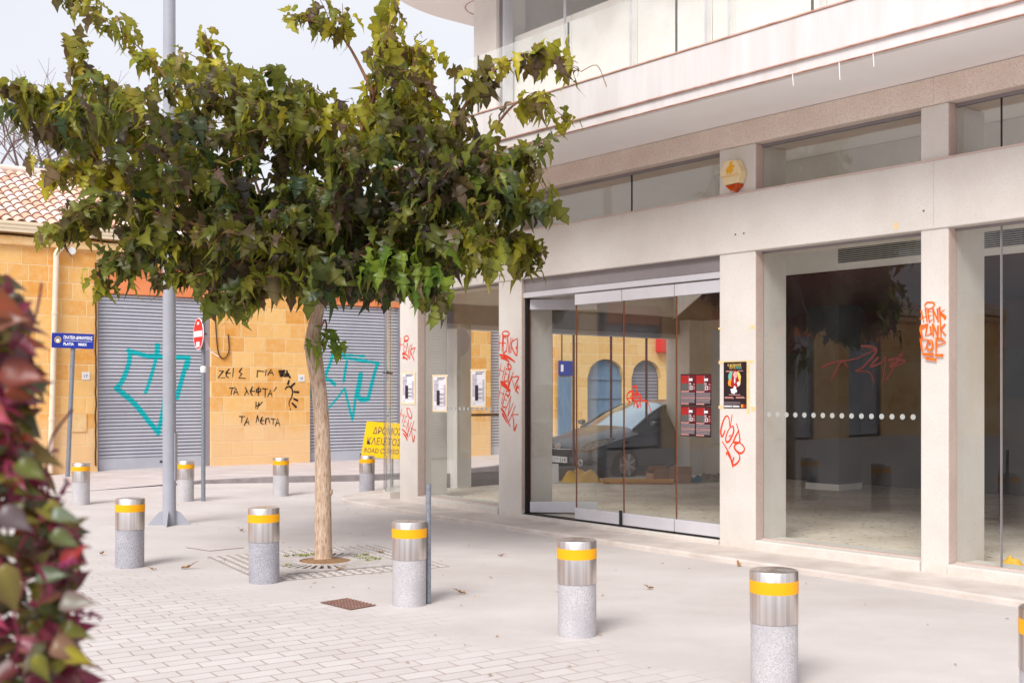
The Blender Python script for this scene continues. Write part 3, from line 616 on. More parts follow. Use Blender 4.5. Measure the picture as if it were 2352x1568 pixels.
MB().sweep(bal_path, [(.042, 4.905), (.042, 4.918), (-.3, 4.93), (-.3, 4.905)]).build('coping', M['rust_line'], shop)
dm = MB()
for u, v, l in ((1820, 178, .12), (2005, 128, .13), (1927, 152, .17)):
    Fb = Fr((-1.3, 14.43), e_b, (e_b.y, -e_b.x)); a, z = Fb.uv(u, v); MB().tube([Fb.p(a, 0, ZS), Fb.p(a + .01, 0, ZS - l)], [.005, .003], 6).build('lime_drip', M['white_paint'], shop)
Fb = Fr((-1.3, 14.43), e_b, (e_b.y, -e_b.x))
a_j = sorted([Fb.uv(u, 300)[0] for u in (1090, 1297, 1545, 1858)] + [Fb.uv(1036, 300)[0]] + [8.1, 10.2])
def rail_seg(path):
    p = MB().sweep(path, [(-.07, 4.93), (-.058, 4.93), (-.058, 5.63), (-.07, 5.63)]).build('railing_pane', M['glass_rail'], shop)
    e = path[-1]; q = (Vector(path[-1]) - Vector(path[-2])).normalized(); n_ = Vector((q.y, -q.x))
    x, y = e[0] - n_.x * .064, e[1] - n_.y * .064
    MB().tube([(x, y, 4.93), (x, y, 5.63)], .012, 6).build('railing_joint', M['vent'], p)
pa = 0
Pt = lambda a: tuple(Vector((-1.3, 14.43)) + e_b * a)
for a in a_j:
    rail_seg([Pt(pa + .008), Pt(a - .008)]); pa = a
for k in range(4): rail_seg(bal[k * 4:k * 4 + 5])
rail_seg([tuple(bal_side), bal[0]])
# upper floor
ub = Vector(B0) + (Vector(A0) - Vector(B0)).normalized() * .582
FU, LU = frame(tuple(ub), B0)
up_path = [tuple(ub + D2 * 9), tuple(ub), B0, C0, D0, E0]
MB().box(FU, 0, .52, -.5, .0, 4.9, 7.42).build('pillar', M['white_render'], shop, bevel=.012)
MB().sweep([tuple(ub + D2 * 9), tuple(ub + D2 * .5)], [(0, 4.9), (0, 7.42), (-.3, 7.42), (-.3, 4.9)]).build('upper_wall', M['white_render'], shop)
FUW = [(FB, .0, LBC), (FC, 0, LCD), (FD, 0, LDE + 2)]
MB().box(FU, .522, .56, -.2, -.06, 4.93, 7.42).build('window_frame', M['alu_dark'], shop)
MB().box(FU, .56, .60, -.22, -.08, 4.93, 7.42).build('window_frame', M['alu'], shop)
for fr, a0, a1 in FUW:
    w_ = 1.15; a = a0
    while a < a1 - .1:
        b = min(a + w_, a1)
        pn = MB().box(fr, a + .004, b - .004, -.15, -.142, 4.94, 7.42).build('upper_window', M['glass_up'], shop)
        MB().box(fr, b - .006, b + .006, -.165, -.13, 4.94, 7.42).build('window_joint', M['alu'], pn)
        MB().box(fr, a + .004, b - .004, -.262, -.26, 4.95, 6.36).build('window_blind', M['blind'], pn)
        a = b
us = MB().prism(inset(7.40), (0, 0, .42)).build('upper_slab', M['soffit'], shop)
rp = Vector((-.28, 17.0, 7.398))
rm = MB()
for rr in (.42, .26):
    rm.tube([(rp.x + rr * math.cos(t), rp.y + rr * math.sin(t), 7.396) for t in np.linspace(0, 2 * math.pi, 37)], .007, 6, cap=False)
rm.build('soffit_ring', M['rust_line'], us)

# graffiti on the pillars (coordinates read off enlarged pieces of the photo, laid on the pillar faces)
za_ = zc(980, 800, 4.9)
W1 = .019
mg = MB(); strokes(mg, FA, .002, S(FA, za_, W1, 0, [(108, 215), (100, 365)], [(100, 300), (142, 298)], [(150, 235), (145, 395)], [(150, 260), (168, 258)], [(148, 325), (168, 325)], [(148, 385), (170, 390)], [(190, 275), (172, 390)], [(190, 275), (208, 420)], [(225, 305), (205, 430)], [(248, 292), (215, 475)], [(288, 335), (230, 372), (275, 495)], [(285, 335), (262, 410)], [(150, 215), (165, 195), (195, 195), (203, 225), (190, 248), (160, 245), (150, 215)], [(165, 265), (178, 262)]) + S(FA, za_, W1 * 1.9, 0, [(135, 412), (170, 415), (205, 452)], [(138, 455), (165, 460), (188, 478)]))
mg.build('graffiti', M['red_spray'], pillars[0])
mg = MB(); strokes(mg, FA, .002, S(FA, za_, W1, 0, [(122, 1085), (95, 1200)], [(105, 1140), (140, 1175)], [(152, 1150), (125, 1255)], [(175, 1165), (138, 1295)], [(172, 1170), (188, 1180)], [(155, 1235), (175, 1245)], [(140, 1292), (165, 1298)], [(208, 1215), (175, 1335)], [(205, 1220), (195, 1400)], [(240, 1245), (190, 1395)], [(275, 1230), (215, 1415)], [(235, 1320), (295, 1350)], [(240, 1335), (262, 1490), (280, 1410)], [(185, 1078), (215, 1085), (242, 1150), (240, 1195), (215, 1190), (190, 1130), (185, 1078)]) + S(FA, za_, W1 * 1.4, 0, [(128, 1335), (165, 1370), (198, 1428)], [(138, 1385), (170, 1420), (188, 1468)]))
mg.build('graffiti', M['red_spray'], pillars[0])
zb_ = zc(1230, 810, 5.6)
mg = MB(); strokes(mg, FB, .002, S(FB, zb_, W1, 0, [(112, 145), (102, 370)], [(90, 265), (150, 262)], [(150, 150), (140, 370)], [(165, 165), (158, 395), (195, 375)], [(165, 185), (205, 200)], [(160, 265), (190, 262)], [(222, 165), (205, 385)], [(222, 165), (240, 408)], [(265, 190), (240, 405)], [(285, 200), (262, 400)], [(355, 200), (270, 272), (345, 438), (358, 215)], [(362, 275), (338, 340)], [(150, 120), (170, 100), (215, 100), (243, 130), (230, 160), (180, 165), (152, 145), (150, 120)]) + S(FB, zb_, W1 * 1.8, 0, [(110, 432), (180, 440), (250, 475), (318, 522)], [(130, 472), (180, 478), (240, 525)], [(155, 155), (152, 300)]))
mg.build('graffiti', M['red_spray'], pillars[1])
mg = MB(); strokes(mg, FB, .002, S(FB, zb_, W1, 0, [(128, 550), (102, 725)], [(95, 632), (170, 668)], [(185, 590), (145, 760)], [(205, 615), (170, 790), (208, 790)], [(205, 620), (235, 645)], [(190, 690), (215, 700)], [(250, 645), (215, 810)], [(250, 645), (228, 870)], [(278, 720), (230, 870)], [(300, 670), (235, 880)], [(270, 745), (375, 735), (330, 840)], [(280, 765), (335, 945)], [(330, 850), (350, 880), (345, 905)], [(365, 835), (345, 920)], [(325, 855), (385, 905)], [(385, 870), (340, 900), (372, 970)], [(215, 560), (240, 550), (270, 590), (262, 625), (235, 618), (225, 580), (240, 560)]) + S(FB, zb_, W1 * 2.2, 0, [(132, 805), (190, 845), (255, 925)], [(135, 830), (180, 865), (235, 930)]))
mg.build('graffiti', M['red_spray'], pillars[1])
mg = MB(); strokes(mg, FB, .002, S(FB, zb_, W1, 0, [(128, 862), (92, 1030)], [(102, 940), (165, 985)], [(172, 925), (135, 1110)], [(192, 965), (150, 1140), (190, 1160)], [(192, 970), (232, 1030)], [(172, 1050), (205, 1065)], [(265, 1010), (190, 1200)], [(265, 1010), (225, 1285)], [(298, 1105), (225, 1285)], [(328, 1145), (245, 1350)], [(285, 1262), (370, 1262)], [(285, 1270), (305, 1350), (315, 1490), (348, 1400)], [(198, 945), (225, 930), (248, 965), (235, 1000), (205, 980)]) + S(FB, zb_, W1 * 1.5, 0, [(132, 1178), (190, 1265), (255, 1425)], [(150, 1252), (185, 1320), (215, 1378)]))
mg.build('graffiti', M['red_spray'], pillars[1])
zp = zc(1680, 880, 5.059)
mg = MB(); strokes(mg, FC, .002, S(FC, zp, W1, 0, [(762, 792), (735, 945), (722, 840), (690, 805), (650, 870), (620, 985), (625, 1050), (640, 1065), (672, 990)], [(770, 930), (720, 975), (682, 1075), (692, 1135), (730, 1115), (780, 1010), (775, 935)], [(725, 1065), (742, 1050)], [(818, 905), (850, 1020), (855, 1135), (780, 1130), (845, 990)], [(725, 1210), (790, 1110)], [(790, 1130), (870, 1150), (920, 1220), (880, 1275), (820, 1250), (790, 1190), (830, 1150)], [(640, 1130), (700, 1230), (740, 1320), (772, 1450)], [(690, 1295), (700, 1265), (735, 1330)], [(800, 1230), (855, 1300), (850, 1370), (800, 1420), (765, 1410), (785, 1330)]))
mg.build('graffiti', M['red_spray'], pillars[2])
zd_ = zc(2280, 730, 8.25)
OW = .028
mg = MB(); strokes(mg, FD, .002, S(FD, zd_, OW, 0, [(195, 395), (240, 610)], [(280, 360), (315, 605)], [(330, 385), (360, 615)], [(440, 360), (455, 610)], [(440, 365), (545, 605)], [(530, 350), (545, 605)], [(575, 320), (605, 930)], [(590, 440), (690, 520), (680, 550)]) + S(FD, zd_, OW * .5, 0, [(170, 545), (300, 500)], [(340, 385), (410, 405)], [(340, 490), (410, 480)], [(360, 615), (425, 565)], [(600, 420), (675, 365)], [(270, 270), (320, 215), (430, 215), (470, 250), (430, 320), (350, 345), (285, 320), (270, 270)]))
strokes(mg, FD, .008, S(FD, zd_, OW * .8, 0, [(220, 930), (185, 770), (190, 700), (300, 670), (325, 690), (200, 760)], [(325, 665), (290, 900), (440, 850)], [(390, 720), (405, 850)], [(440, 660), (450, 905)], [(445, 665), (545, 915)], [(550, 700), (545, 915)], [(685, 670), (605, 770), (650, 820), (700, 885)]), curve=False)
strokes(mg, FD, .014, S(FD, zd_, OW * .8, 0, [(195, 965), (230, 1230), (330, 1110), (345, 985), (195, 965)], [(345, 1010), (400, 1055)], [(520, 945), (515, 1230)], [(520, 950), (640, 975), (710, 1040), (640, 1070), (525, 1090)]), curve=False)
strokes(mg, FD, .020, S(FD, zd_, OW * .7, 0, [(350, 1000), (430, 1000), (455, 1080), (430, 1180), (370, 1190), (335, 1120), (350, 1020)]) + S(FD, zd_, OW * 1.1, 0, [(255, 1280), (460, 1285)], [(520, 1300), (655, 1305)], [(320, 1365), (515, 1395)]))
mg.build('graffiti', M['orange_spray'], pillars[3])
# old glue marks on pillar C
mg = MB()
for x0, y0, x1, y1 in ((590, 100, 1040, 150), (945, 150, 985, 780), (1000, 690, 1090, 745), (590, 675, 650, 715)):
    a0, z0 = FC.uv(*zp([(x0, y1)])[0]); a1, z1 = FC.uv(*zp([(x1, y0)])[0]); mg.box(FC, a0, min(a1, .468), .0005, .0012, z0, z1)
for x0, y0, x1, y1 in ((355, 675, 372, 690), (562, 660, 592, 685)):
    a0, z0 = FC.uv(*z6([(x0, y1)])[0]); a1, z1 = FC.uv(*z6([(x1, y0)])[0]); mg.box(FC, a0, min(a1, .468), .0005, .0012, z0, z1)
mg.build('tape_residue', M['tape_old'], pillars[2])

for fr_, pts in ((FC, [(1697, 1378), (1775, 1365), (1773, 1427)]), (FB, [(467, 1532), (522, 1524)])):
    for u, v in zc(1660, 0, 2.6133)(pts):
        a, z = FC.uv(u, v, .016)
        MB().tube([FC.p(a, .012, z), FC.p(a, .019, z)], .010, 8).build('bolt', M['vent'], shop)
a, z = FC.uv(*zc(1660, 0, 2.6133)([(1517, 1477)])[0], .016); MB().box(FC, a - .02, a + .02, .0165, .018, z - .03, z + .03).build('tape_residue', M['tape_old'], shop)
MB().tube([F2.p(1.08, -.12, 1.28), F2.p(2.55, -.12, 1.28)], .022, 8).build('red_bar', M['inner_red'], shop)  # dark red bar across the side window
lx = Vector((arc[9][0], arc[9][1], 1.96)); MB().tube([lx + Vector((-.02, -.03, 0)), lx + Vector((.05, -.06, 0)), lx + Vector((.13, -.09, -.01))], [.008, .014, .022], 8).build('latch', M['black'], shop)
for fr_, aa in ((FD, .14),):
    MB().box(fr_, aa - .002, aa + .002, .0165, .0172, ZB + .02, ZBT - .03).build('panel_joint', M['reveal'], shop)
    MB().box(fr_, aa - .002, aa + .002, .0205, .0212, ZCT + .01, ZS - .01).build('panel_joint', M['reveal'], shop)
# alarm sounder box
zal = zc(1780, 370, 13.07)
def poly_on(fr, zf, d, pts): return [fr.uv(u, v, d) for u, v in zf(pts)]
hexf = poly_on(FC, zal, .11, [(400, 430), (740, 370), (790, 400), (940, 740), (830, 1130), (390, 1230), (255, 880), (250, 820)])
ab = empty('alarm_box', FC.p(*[hexf[5][0], 0, hexf[5][1]]), 0, 'cream hexagonal alarm box with an amber lens, mounted on the pillar above the doors', 'alarm box')
def lo(fr, o): return Fr((fr.o.x - o.location.x, fr.o.y - o.location.y, -o.location.z), fr.e, fr.n)
fl = lo(FC, ab)
MB().wallpoly(fl, hexf, .002, .11).build('case', M['cream_plastic'], ab, bevel=.012)
lens = poly_on(FC, zal, .11, [(392, 1236), (832, 1136), (800, 1230), (640, 1400), (590, 1405)])
MB().wallpoly(fl, lens, .002, .105).build('lens', M['amber'], ab, bevel=.01)
tm = MB(); a0, z0 = poly_on(FC, zal, .11, [(310, 1000)])[0]; a1, _ = poly_on(FC, zal, .11, [(860, 900)])[0]
text_geo(tm, "HANDY'S", fl.p(a0, .1125, z0), fl.e, UP, .05, width=a1 - a0, height=.026)
tm.build('lettering', M['amber_print'], ab)
em = MB(); em.wallpoly(fl, poly_on(FC, zal, .11, [(470, 860), (470, 700), (560, 580), (580, 470), (680, 435), (650, 540), (760, 590), (690, 640), (680, 760), (600, 860), (520, 800), (495, 870)]), .1105, .1122)
em.build('emblem', M['amber_print'], ab)

# ------------------------------------------------------------------ left stone building (local to its root)
sb = empty('stone_building', (LO[0], LO[1], 0), LA, 'long yellow sandstone building with grey roller shutters and a clay tile roof', 'building')
def wall_openings(mb, fr, a0, a1, z0, z1, ops, th=.35):
    """front face with openings (aa,ab,za,zb,rise) and their reveals"""
    x = a0
    def quad(p, q, r_, s_): mb.add([p, q, r_, s_], [(0, 1, 2, 3)])
    for (aa, ab_, za2, zb2, rise) in sorted(ops):
        quad(fr.p(x, 0, z0), fr.p(aa, 0, z0), fr.p(aa, 0, z1), fr.p(x, 0, z1))
        n_ = 12 if rise else 1; T = [(aa + (ab_ - aa) * k / n_, zb2 + rise * (1 - (2 * k / n_ - 1) ** 2) ** .5 if rise else zb2) for k in range(n_ + 1)]
        for k in range(n_):
            quad(fr.p(T[k][0], 0, T[k][1]), fr.p(T[k + 1][0], 0, T[k + 1][1]), fr.p(T[k + 1][0], 0, z1), fr.p(T[k][0], 0, z1))
            quad(fr.p(T[k][0], 0, T[k][1]), fr.p(T[k + 1][0], 0, T[k + 1][1]), fr.p(T[k + 1][0], -th, T[k + 1][1]), fr.p(T[k][0], -th, T[k][1]))
        quad(fr.p(aa, 0, za2), fr.p(aa, 0, zb2), fr.p(aa, -th, zb2), fr.p(aa, -th, za2))
        quad(fr.p(ab_, 0, za2), fr.p(ab_, 0, zb2), fr.p(ab_, -th, zb2), fr.p(ab_, -th, za2))
        if za2 > z0 + .01:
            quad(fr.p(aa, 0, z0), fr.p(ab_, 0, z0), fr.p(ab_, 0, za2), fr.p(aa, 0, za2))
        x = ab_
    quad(fr.p(x, 0, z0), fr.p(a1, 0, z0), fr.p(a1, 0, z1), fr.p(x, 0, z1))
sh_t = [(0, 2.33), (4.61, 7.0), (9.5, 11.5)] + [(-4.3 - 4.7 * k, -1.95 - 4.7 * k) for k in range(6)]
wm2 = MB(); wall_openings(wm2, FLl, -32, 11.72, -.1, 4.75, [(a, b, -.1, 4.19, 0) for a, b in sh_t])
wm2.box(FLl, -32, 11.72, -6, -5.7, -.1, 4.7); wm2.box(FLl, 11.42, 11.71, -5.7, -.36, -.1, 4.7); wm2.box(FLl, -32, -31.7, -5.7, -.36, -.1, 4.7)
wall = wm2.build('wall', M['stone'], sb)
SZ0, SZ1 = .09, 3.645
nsl = 46; hz = (SZ1 - SZ0 - .24) / nsl
prof = [(SZ0 + .24 + hz * (k // 5) + hz * (k % 5) / 5., [-.012, .010, .020, .019, .006][k % 5]) for k in range(nsl * 5 + 1)]
def slat_d(z):
    if z < SZ0 + .24: return .006
    k = ((z - SZ0 - .24) / hz) % 1; return float(np.interp(k, [0, .2, .4, .6, .8, 1], [-.012, .010, .020, .019, .006, -.012]))
ZD = -.13
tealsets = {}
zs1 = zc(200, 750, 3.484)
tealsets[0] = [(.105, zs1([(420, 440), (560, 480), (730, 492), (930, 505)])), (.12, zs1([(940, 505), (925, 580)])), (.10, zs1([(925, 540), (880, 700), (840, 850)])), (.10, zs1([(430, 450), (420, 560), (370, 690), (320, 765)])), (.115, zs1([(315, 765), (470, 900), (600, 1060), (680, 1150)])), (.09, zs1([(675, 1160), (710, 1000), (730, 860)])), (.125, zs1([(672, 395), (665, 490)])), (.075, zs1([(660, 500), (620, 650), (568, 805)]))]
zs2 = zc(760, 860, 4.9)
tealsets[1] = [(.08, zs2([(340, 90), (330, 190), (255, 390), (250, 440)])), (.06, zs2([(340, 110), (520, 130), (740, 150)])), (.075, zs2([(480, 165), (700, 200), (910, 235)])), (.09, zs2([(895, 240), (840, 420), (785, 650)])), (.12, zs2([(780, 665), (700, 680), (650, 620)])), (.13, zs2([(690, 370), (665, 520), (640, 640)])), (.07, zs2([(625, 650), (600, 850), (585, 920)])), (.06, zs2([(585, 915), (530, 700), (490, 540)])), (.05, zs2([(490, 540), (400, 660), (280, 800)])), (.075, zs2([(520, 210), (500, 330), (480, 450)])), (.09, zs2([(250, 440), (310, 440), (370, 490)])), (.1, zs2([(75, 570), (75, 650)]))]
sh_src = None
for i, (a0, a1) in enumerate(sh_t):
    wd = a1 - a0; mb = MB()
    V = []
    for z, d in prof: V += [FLl.p(a0 + .05, ZD + d, z), FLl.p(a1 - .09, ZD + d, z)]
    mb.add(V, [(2 * k, 2 * k + 1, 2 * k + 3, 2 * k + 2) for k in range(len(prof) - 1)])
    sh = mb.build('roller_shutter', M['shutter'], sb)
    jm = MB()
    for k in range(1, nsl): z = SZ0 + .24 + hz * k; jm.box(FLl, a0 + .05, a1 - .09, ZD - .008, ZD - .001, z - hz * .09, z + hz * .10)
    jm.build('slat_joints', M['shutter_joint'], sh)
    MB().box(FLl, a0 + .05, a1 - .09, ZD - .01, ZD + .012, SZ0, SZ0 + .24).build('bottom_bar', M['shutter'], sh, bevel=.008)
    MB().box(FLl, a0 + .01, a0 + .05, ZD - .02, ZD + .05, SZ0, SZ1).build('guide_rail', M['shutter_dark'], sh)
    MB().box(FLl, a1 - .09, a1 - .01, ZD - .02, ZD + .06, SZ0, SZ1).build('guide_rail', M['shutter_dark'], sh)
    MB().box(FLl, (a0 + a1) / 2 + .12, (a0 + a1) / 2 + .30, ZD + .012, ZD + .03, SZ0 + .13, SZ0 + .165).build('handle', M['black'], sh)
    MB().box(FLl, a0 + .005, a1 - .005, -.33, -.06, SZ1, 4.185).build('lintel_panel', M['orange_panel'], sb)
    if i in tealsets:
        # spray paint following the slats: scan the strokes row by row
        segs = []
        for wdt, pts in tealsets[i]:
            q = [FL.uv(u, v, ZD) for u, v in pts]
            q = [(p.x, p.y) for p in smooth_path([(a, z, 0) for a, z in q], 5)] if len(q) > 2 else q
            for k in range(len(q) - 1): segs.append((*q[k], *q[k + 1], wdt / 2))
        sg = np.array(segs); gx = np.arange(a0 + .06, a1 - .1, .008); gm = MB()
        zr = np.arange(SZ0 + .26, SZ1 - .05, hz / 5)
        for z in zr:
            zc_ = z + hz / 10
            px = gx[:, None]; vx = sg[:, 2] - sg[:, 0]; vy = sg[:, 3] - sg[:, 1]
            t = np.clip(((px - sg[:, 0]) * vx + (zc_ - sg[:, 1]) * vy) / (vx * vx + vy * vy + 1e-9), 0, 1)
            dd = np.hypot(px - sg[:, 0] - t * vx, zc_ - sg[:, 1] - t * vy)
            ins = (dd < sg[:, 4] * (.92 + .12 * np.sin(zc_ * 91))).any(1)
            k = 0
            while k < len(gx):
                if ins[k]:
                    j = k
                    while j + 1 < len(gx) and ins[j + 1]: j += 1
                    gm.add([FLl.p(gx[k], ZD + .004 + slat_d(z), z), FLl.p(gx[j] + .008, ZD + .004 + slat_d(z), z), FLl.p(gx[j] + .008, ZD + .004 + slat_d(z + hz / 5), z + hz / 5), FLl.p(gx[k], ZD + .004 + slat_d(z + hz / 5), z + hz / 5)], [(0, 1, 2, 3)])
                    k = j + 1
                else: k += 1
        gm.build('graffiti', M['teal'], sh)
# black lettering on the pier
zw = zc(520, 880, 7.127)
BW = .035
gl_ = [[(205, 330), (275, 330), (175, 460), (295, 455)], [(375, 300), (320, 370), (325, 430), (365, 455)], [(320, 375), (395, 372)], [(452, 290), (440, 435)],
       [(600, 285), (555, 350), (600, 385), (545, 460), (665, 465)], [(872, 440), (880, 330), (1000, 345)], [(1035, 320), (1022, 415)], [(1065, 405), (1120, 310), (1165, 410)], [(1085, 365), (1150, 375)],
       [(385, 640), (475, 632)], [(432, 640), (410, 745)], [(455, 745), (495, 640), (535, 755)], [(470, 715), (520, 712)], [(665, 630), (718, 745)], [(690, 680), (650, 765)], [(790, 620), (755, 690), (765, 745), (798, 770)], [(760, 700), (828, 690)],
       [(898, 625), (895, 775)], [(900, 645), (865, 665), (860, 705), (895, 715), (935, 690), (930, 650), (900, 645)], [(970, 650), (1058, 650)], [(1018, 655), (1015, 795)], [(1065, 790), (1110, 665), (1140, 795)], [(1080, 740), (1130, 738)], [(1215, 628), (1175, 690)],
       [(855, 890), (850, 1005)], [(905, 895), (882, 1005)], [(850, 960), (890, 945)], [(965, 888), (905, 955)], [(905, 915), (912, 950)],
       [(560, 1145), (655, 1145)], [(605, 1150), (595, 1250)], [(645, 1300), (705, 1165), (725, 1280)], [(665, 1250), (720, 1245)], [(880, 1130), (855, 1250)], [(880, 1130), (900, 1225)], [(965, 1155), (935, 1215), (940, 1260), (978, 1280)], [(940, 1220), (990, 1215)],
       [(1020, 1275), (1030, 1185), (1075, 1170), (1095, 1255)], [(1120, 1185), (1195, 1190)], [(1162, 1190), (1158, 1280)], [(1200, 1310), (1240, 1180), (1278, 1310)], [(1215, 1265), (1265, 1262)],
       [(1375, 660), (1400, 620), (1450, 610), (1495, 650), (1508, 720), (1490, 800), (1450, 870), (1440, 920), (1455, 965)], [(1462, 1005), (1470, 1022)]]
thick = [[(1440, 510), (1422, 568)], [(1540, 555), (1478, 615)], [(1535, 705), (1608, 712)], [(1530, 830), (1590, 858)], [(1500, 910), (1565, 975)]]
blot = [[(1270, 335), (1355, 330)], [(1275, 360), (1345, 360)], [(1285, 395), (1335, 395)], [(1295, 425), (1325, 420)], [(1405, 340), (1405, 380)], [(1375, 390), (1430, 395)], [(1365, 425), (1435, 420)], [(1400, 350), (1455, 445)]]
lt = lambda P: [FL.uv(u, v, 0) for u, v in zw(P)]
for i0, i1 in ((0, 9), (9, 21), (21, 26), (26, 38)):
    gm = MB(); strokes(gm, FLl, .004, [(BW, lt(P)) for P in gl_[i0:i1]] + ([(.075, lt(P)) for P in blot] if i0 == 0 else []), curve=False); gm.build('graffiti', M['black_spray'], wall)
gm = MB(); strokes(gm, FLl, .004, [(BW, lt(P)) for P in gl_[38:]] + [(BW * 1.7, lt(P)) for P in thick], curve=False); gm.build('graffiti', M['black_spray'], wall)
for (u, v, tx) in ((197, 863, '17'), (692, 868, '18')):
    a, z = FL.uv(u, v)
    pl = MB().box(FLl, a - .075, a + .075, .002, .012, z - .075, z + .075).build('house_number', M['plate'], sb, bevel=.004)
    tm = MB(); text_geo(tm, tx, FLl.p(a, .0135, z - .035), (1, 0, 0), UP, .09, 'CENTER'); tm.build('lettering', M['plate_text'], pl)
a, z = FL.uv(183, 968); MB().box(FLl, a - .15, a + .13, .002, .02, z - .2, z + .17).build('meter_hatch', M['cornice'], sb, bevel=.004)
# cornice, gutter, downpipe, fixtures
MB().box(FLl, -32, 11.75, -.1, .09, 4.46, 4.63).build('cornice', M['cornice'], sb, bevel=.02)
gt = MB(); gt.sweep([(-32, 0), (11.8, 0)], [(.10, 4.70), (.17, 4.70), (.175, 4.76), (.19, 4.775), (.19, 4.83), (.21, 4.845), (.21, 4.90), (.08, 4.90), (.08, 4.70)])
gt.build('gutter', M['gutter'], sb)
dp = MB(); dp.tube(smooth_path([FLl.p(-.70, .14, 4.72), FLl.p(-.71, .14, 4.50), FLl.p(-.80, .08, 4.36), FLl.p(-.81, .08, 4.2)], 4) + [FLl.p(-.92, .08, .1)], .055, 14)
dpo = dp.build('downpipe', M['pvc'], sb, smooth=True)
dc = MB()
for z in (3.2, 1.15): dc.tube([FLl.p(-.81 - .11 * (4.2 - z) / 4.1, .08, z - .03), FLl.p(-.81 - .11 * (4.2 - z) / 4.1, .08, z + .03)], .064, 14)
dc.build('pipe_bracket', M['pvc'], dpo, smooth=True)
a, z = FL.uv(163, 577); MB().tube([FLl.p(a, .0, z), FLl.p(a, .1, z)], .075, 14).build('junction_box', M['plate'], sb, bevel=.01)
cb = MB()
def wig(p, q, n_, j=.012): return [Vector(p).lerp(Vector(q), k / n_) + Vector((random.uniform(-j, j), random.uniform(-j, j) * .3, random.uniform(-j, j))) for k in range(n_ + 1)]
cb.tube(wig(FLl.p(-.04, .02, .2), FLl.p(-.05, .02, 4.22), 30), .014, 5); cb.tube(wig(FLl.p(-.05, .02, 4.22), FLl.p(2.4, .02, 4.22), 20), .012, 5)
cb.tube(wig(FLl.p(-2.0 + .07, .02, 4.25), FLl.p(-1.93, .02, 2.6), 12), .02, 5); cb.tube(wig(FLl.p(-3.6, .02, 4.25), FLl.p(-1.93, .02, 4.25), 10), .02, 5)
cb.tube(wig(FLl.p(-8, .03, 4.66), FLl.p(11, .03, 4.66), 60, .015), .012, 5)
cb.tube(smooth_path([FLl.p(2.42, .02, 3.2), FLl.p(2.45, .02, 2.75), FLl.p(2.5, .02, 2.45), FLl.p(2.62, .02, 2.38), FLl.p(2.72, .02, 2.55), FLl.p(2.7, .02, 2.9)], 5), .012, 5)
cb.build('cable', M['cable'], sb)
# clay tile roof
def tile_roof(parent, x0, x1, ya, za_, depth, rise, name='roof'):
    sl = math.hypot(depth, rise); ux = Vector((1, 0, 0)); us_ = Vector((0, depth, rise)).normalized(); un = Vector((0, -rise, depth)).normalized()
    pit = .21; nr = int(sl / .33); nc = int((x1 - x0) / pit); V = []; Fc = []; Cc = []
    prof_ = [(-.105, .0), (-.078, .035), (-.04, .062), (0, .07), (.04, .062), (.078, .035), (.105, .0)]
    pal = [srgb(236, 208, 194), srgb(230, 188, 166), srgb(240, 222, 212), srgb(220, 172, 146), srgb(232, 214, 206), srgb(228, 198, 176)]
    for r_ in range(nr):
        for c in range(nc):
            col = random.choice(pal); k = len(V); j = random.uniform(-.012, .012); tw = random.uniform(-.008, .008)
            for e, (s_, h) in enumerate(((r_ * .33 - .02, .03), (r_ * .33 + .36, .0))):
                for px, pz in prof_:
                    p = Vector((x0 + (c + .5) * pit + px * (1 if e == 0 else .86) + tw * e, ya, za_)) + us_ * (s_ + j) + un * (pz + h); V.append(tuple(p))
            for q in range(6): Fc.append((k + q, k + q + 1, k + 8 + q, k + 7 + q)); Cc.append(col)
            # the thickness seen at the lower end
            b = len(V)
            for px, pz in prof_: V.append(tuple(Vector((x0 + (c + .5) * pit + px * .8, ya, za_)) + us_ * (r_ * .33 - .02 + j) + un * (pz - .016 + .03)))
            for q in range(6): Fc.append((k + q, b + q, b + q + 1, k + q + 1)); Cc.append(srgb(150, 96, 74))
    # under-sheet (the channels)
    k = len(V); p0 = Vector((x0, ya, za_)); 
    V += [tuple(p0), tuple(p0 + ux * (x1 - x0)), tuple(p0 + ux * (x1 - x0) + us_ * sl), tuple(p0 + us_ * sl)]; Fc.append((k, k + 1, k + 2, k + 3)); Cc.append(srgb(196, 140, 112))
    k = len(V); pr = p0 + us_ * sl
    V += [tuple(pr), tuple(pr + ux * (x1 - x0)), tuple(pr + ux * (x1 - x0) + Vector((0, depth, -rise))), tuple(pr + Vector((0, depth, -rise)))]; Fc.append((k, k + 1, k + 2, k + 3)); Cc.append(srgb(196, 140, 112))
    me = bpy.data.meshes.new(name); me.from_pydata(V, [], Fc); me.update()
    at = me.color_attributes.new('Col', 'FLOAT_COLOR', 'CORNER'); buf = np.ones((len(me.loops), 4), dtype=np.float32); i = 0
    for f_, c in zip(Fc, Cc): buf[i:i + len(f_), :3] = c; i += len(f_)
    at.data.foreach_set('color', buf.ravel()); me.materials.append(M['tile'])
    o = bpy.data.objects.new(name, me); COL.objects.link(o); o.parent = parent
    cap = MB(); cap.tube([tuple(pr + Vector((0, 0, .02))), tuple(pr + ux * (x1 - x0) + Vector((0, 0, .02)))], .11, 10); cap.build('ridge', M['rough_render'], o, smooth=True)
    return o
tile_roof(sb, -32, 11.7, -.1, 4.87, 4.2, 1.75)

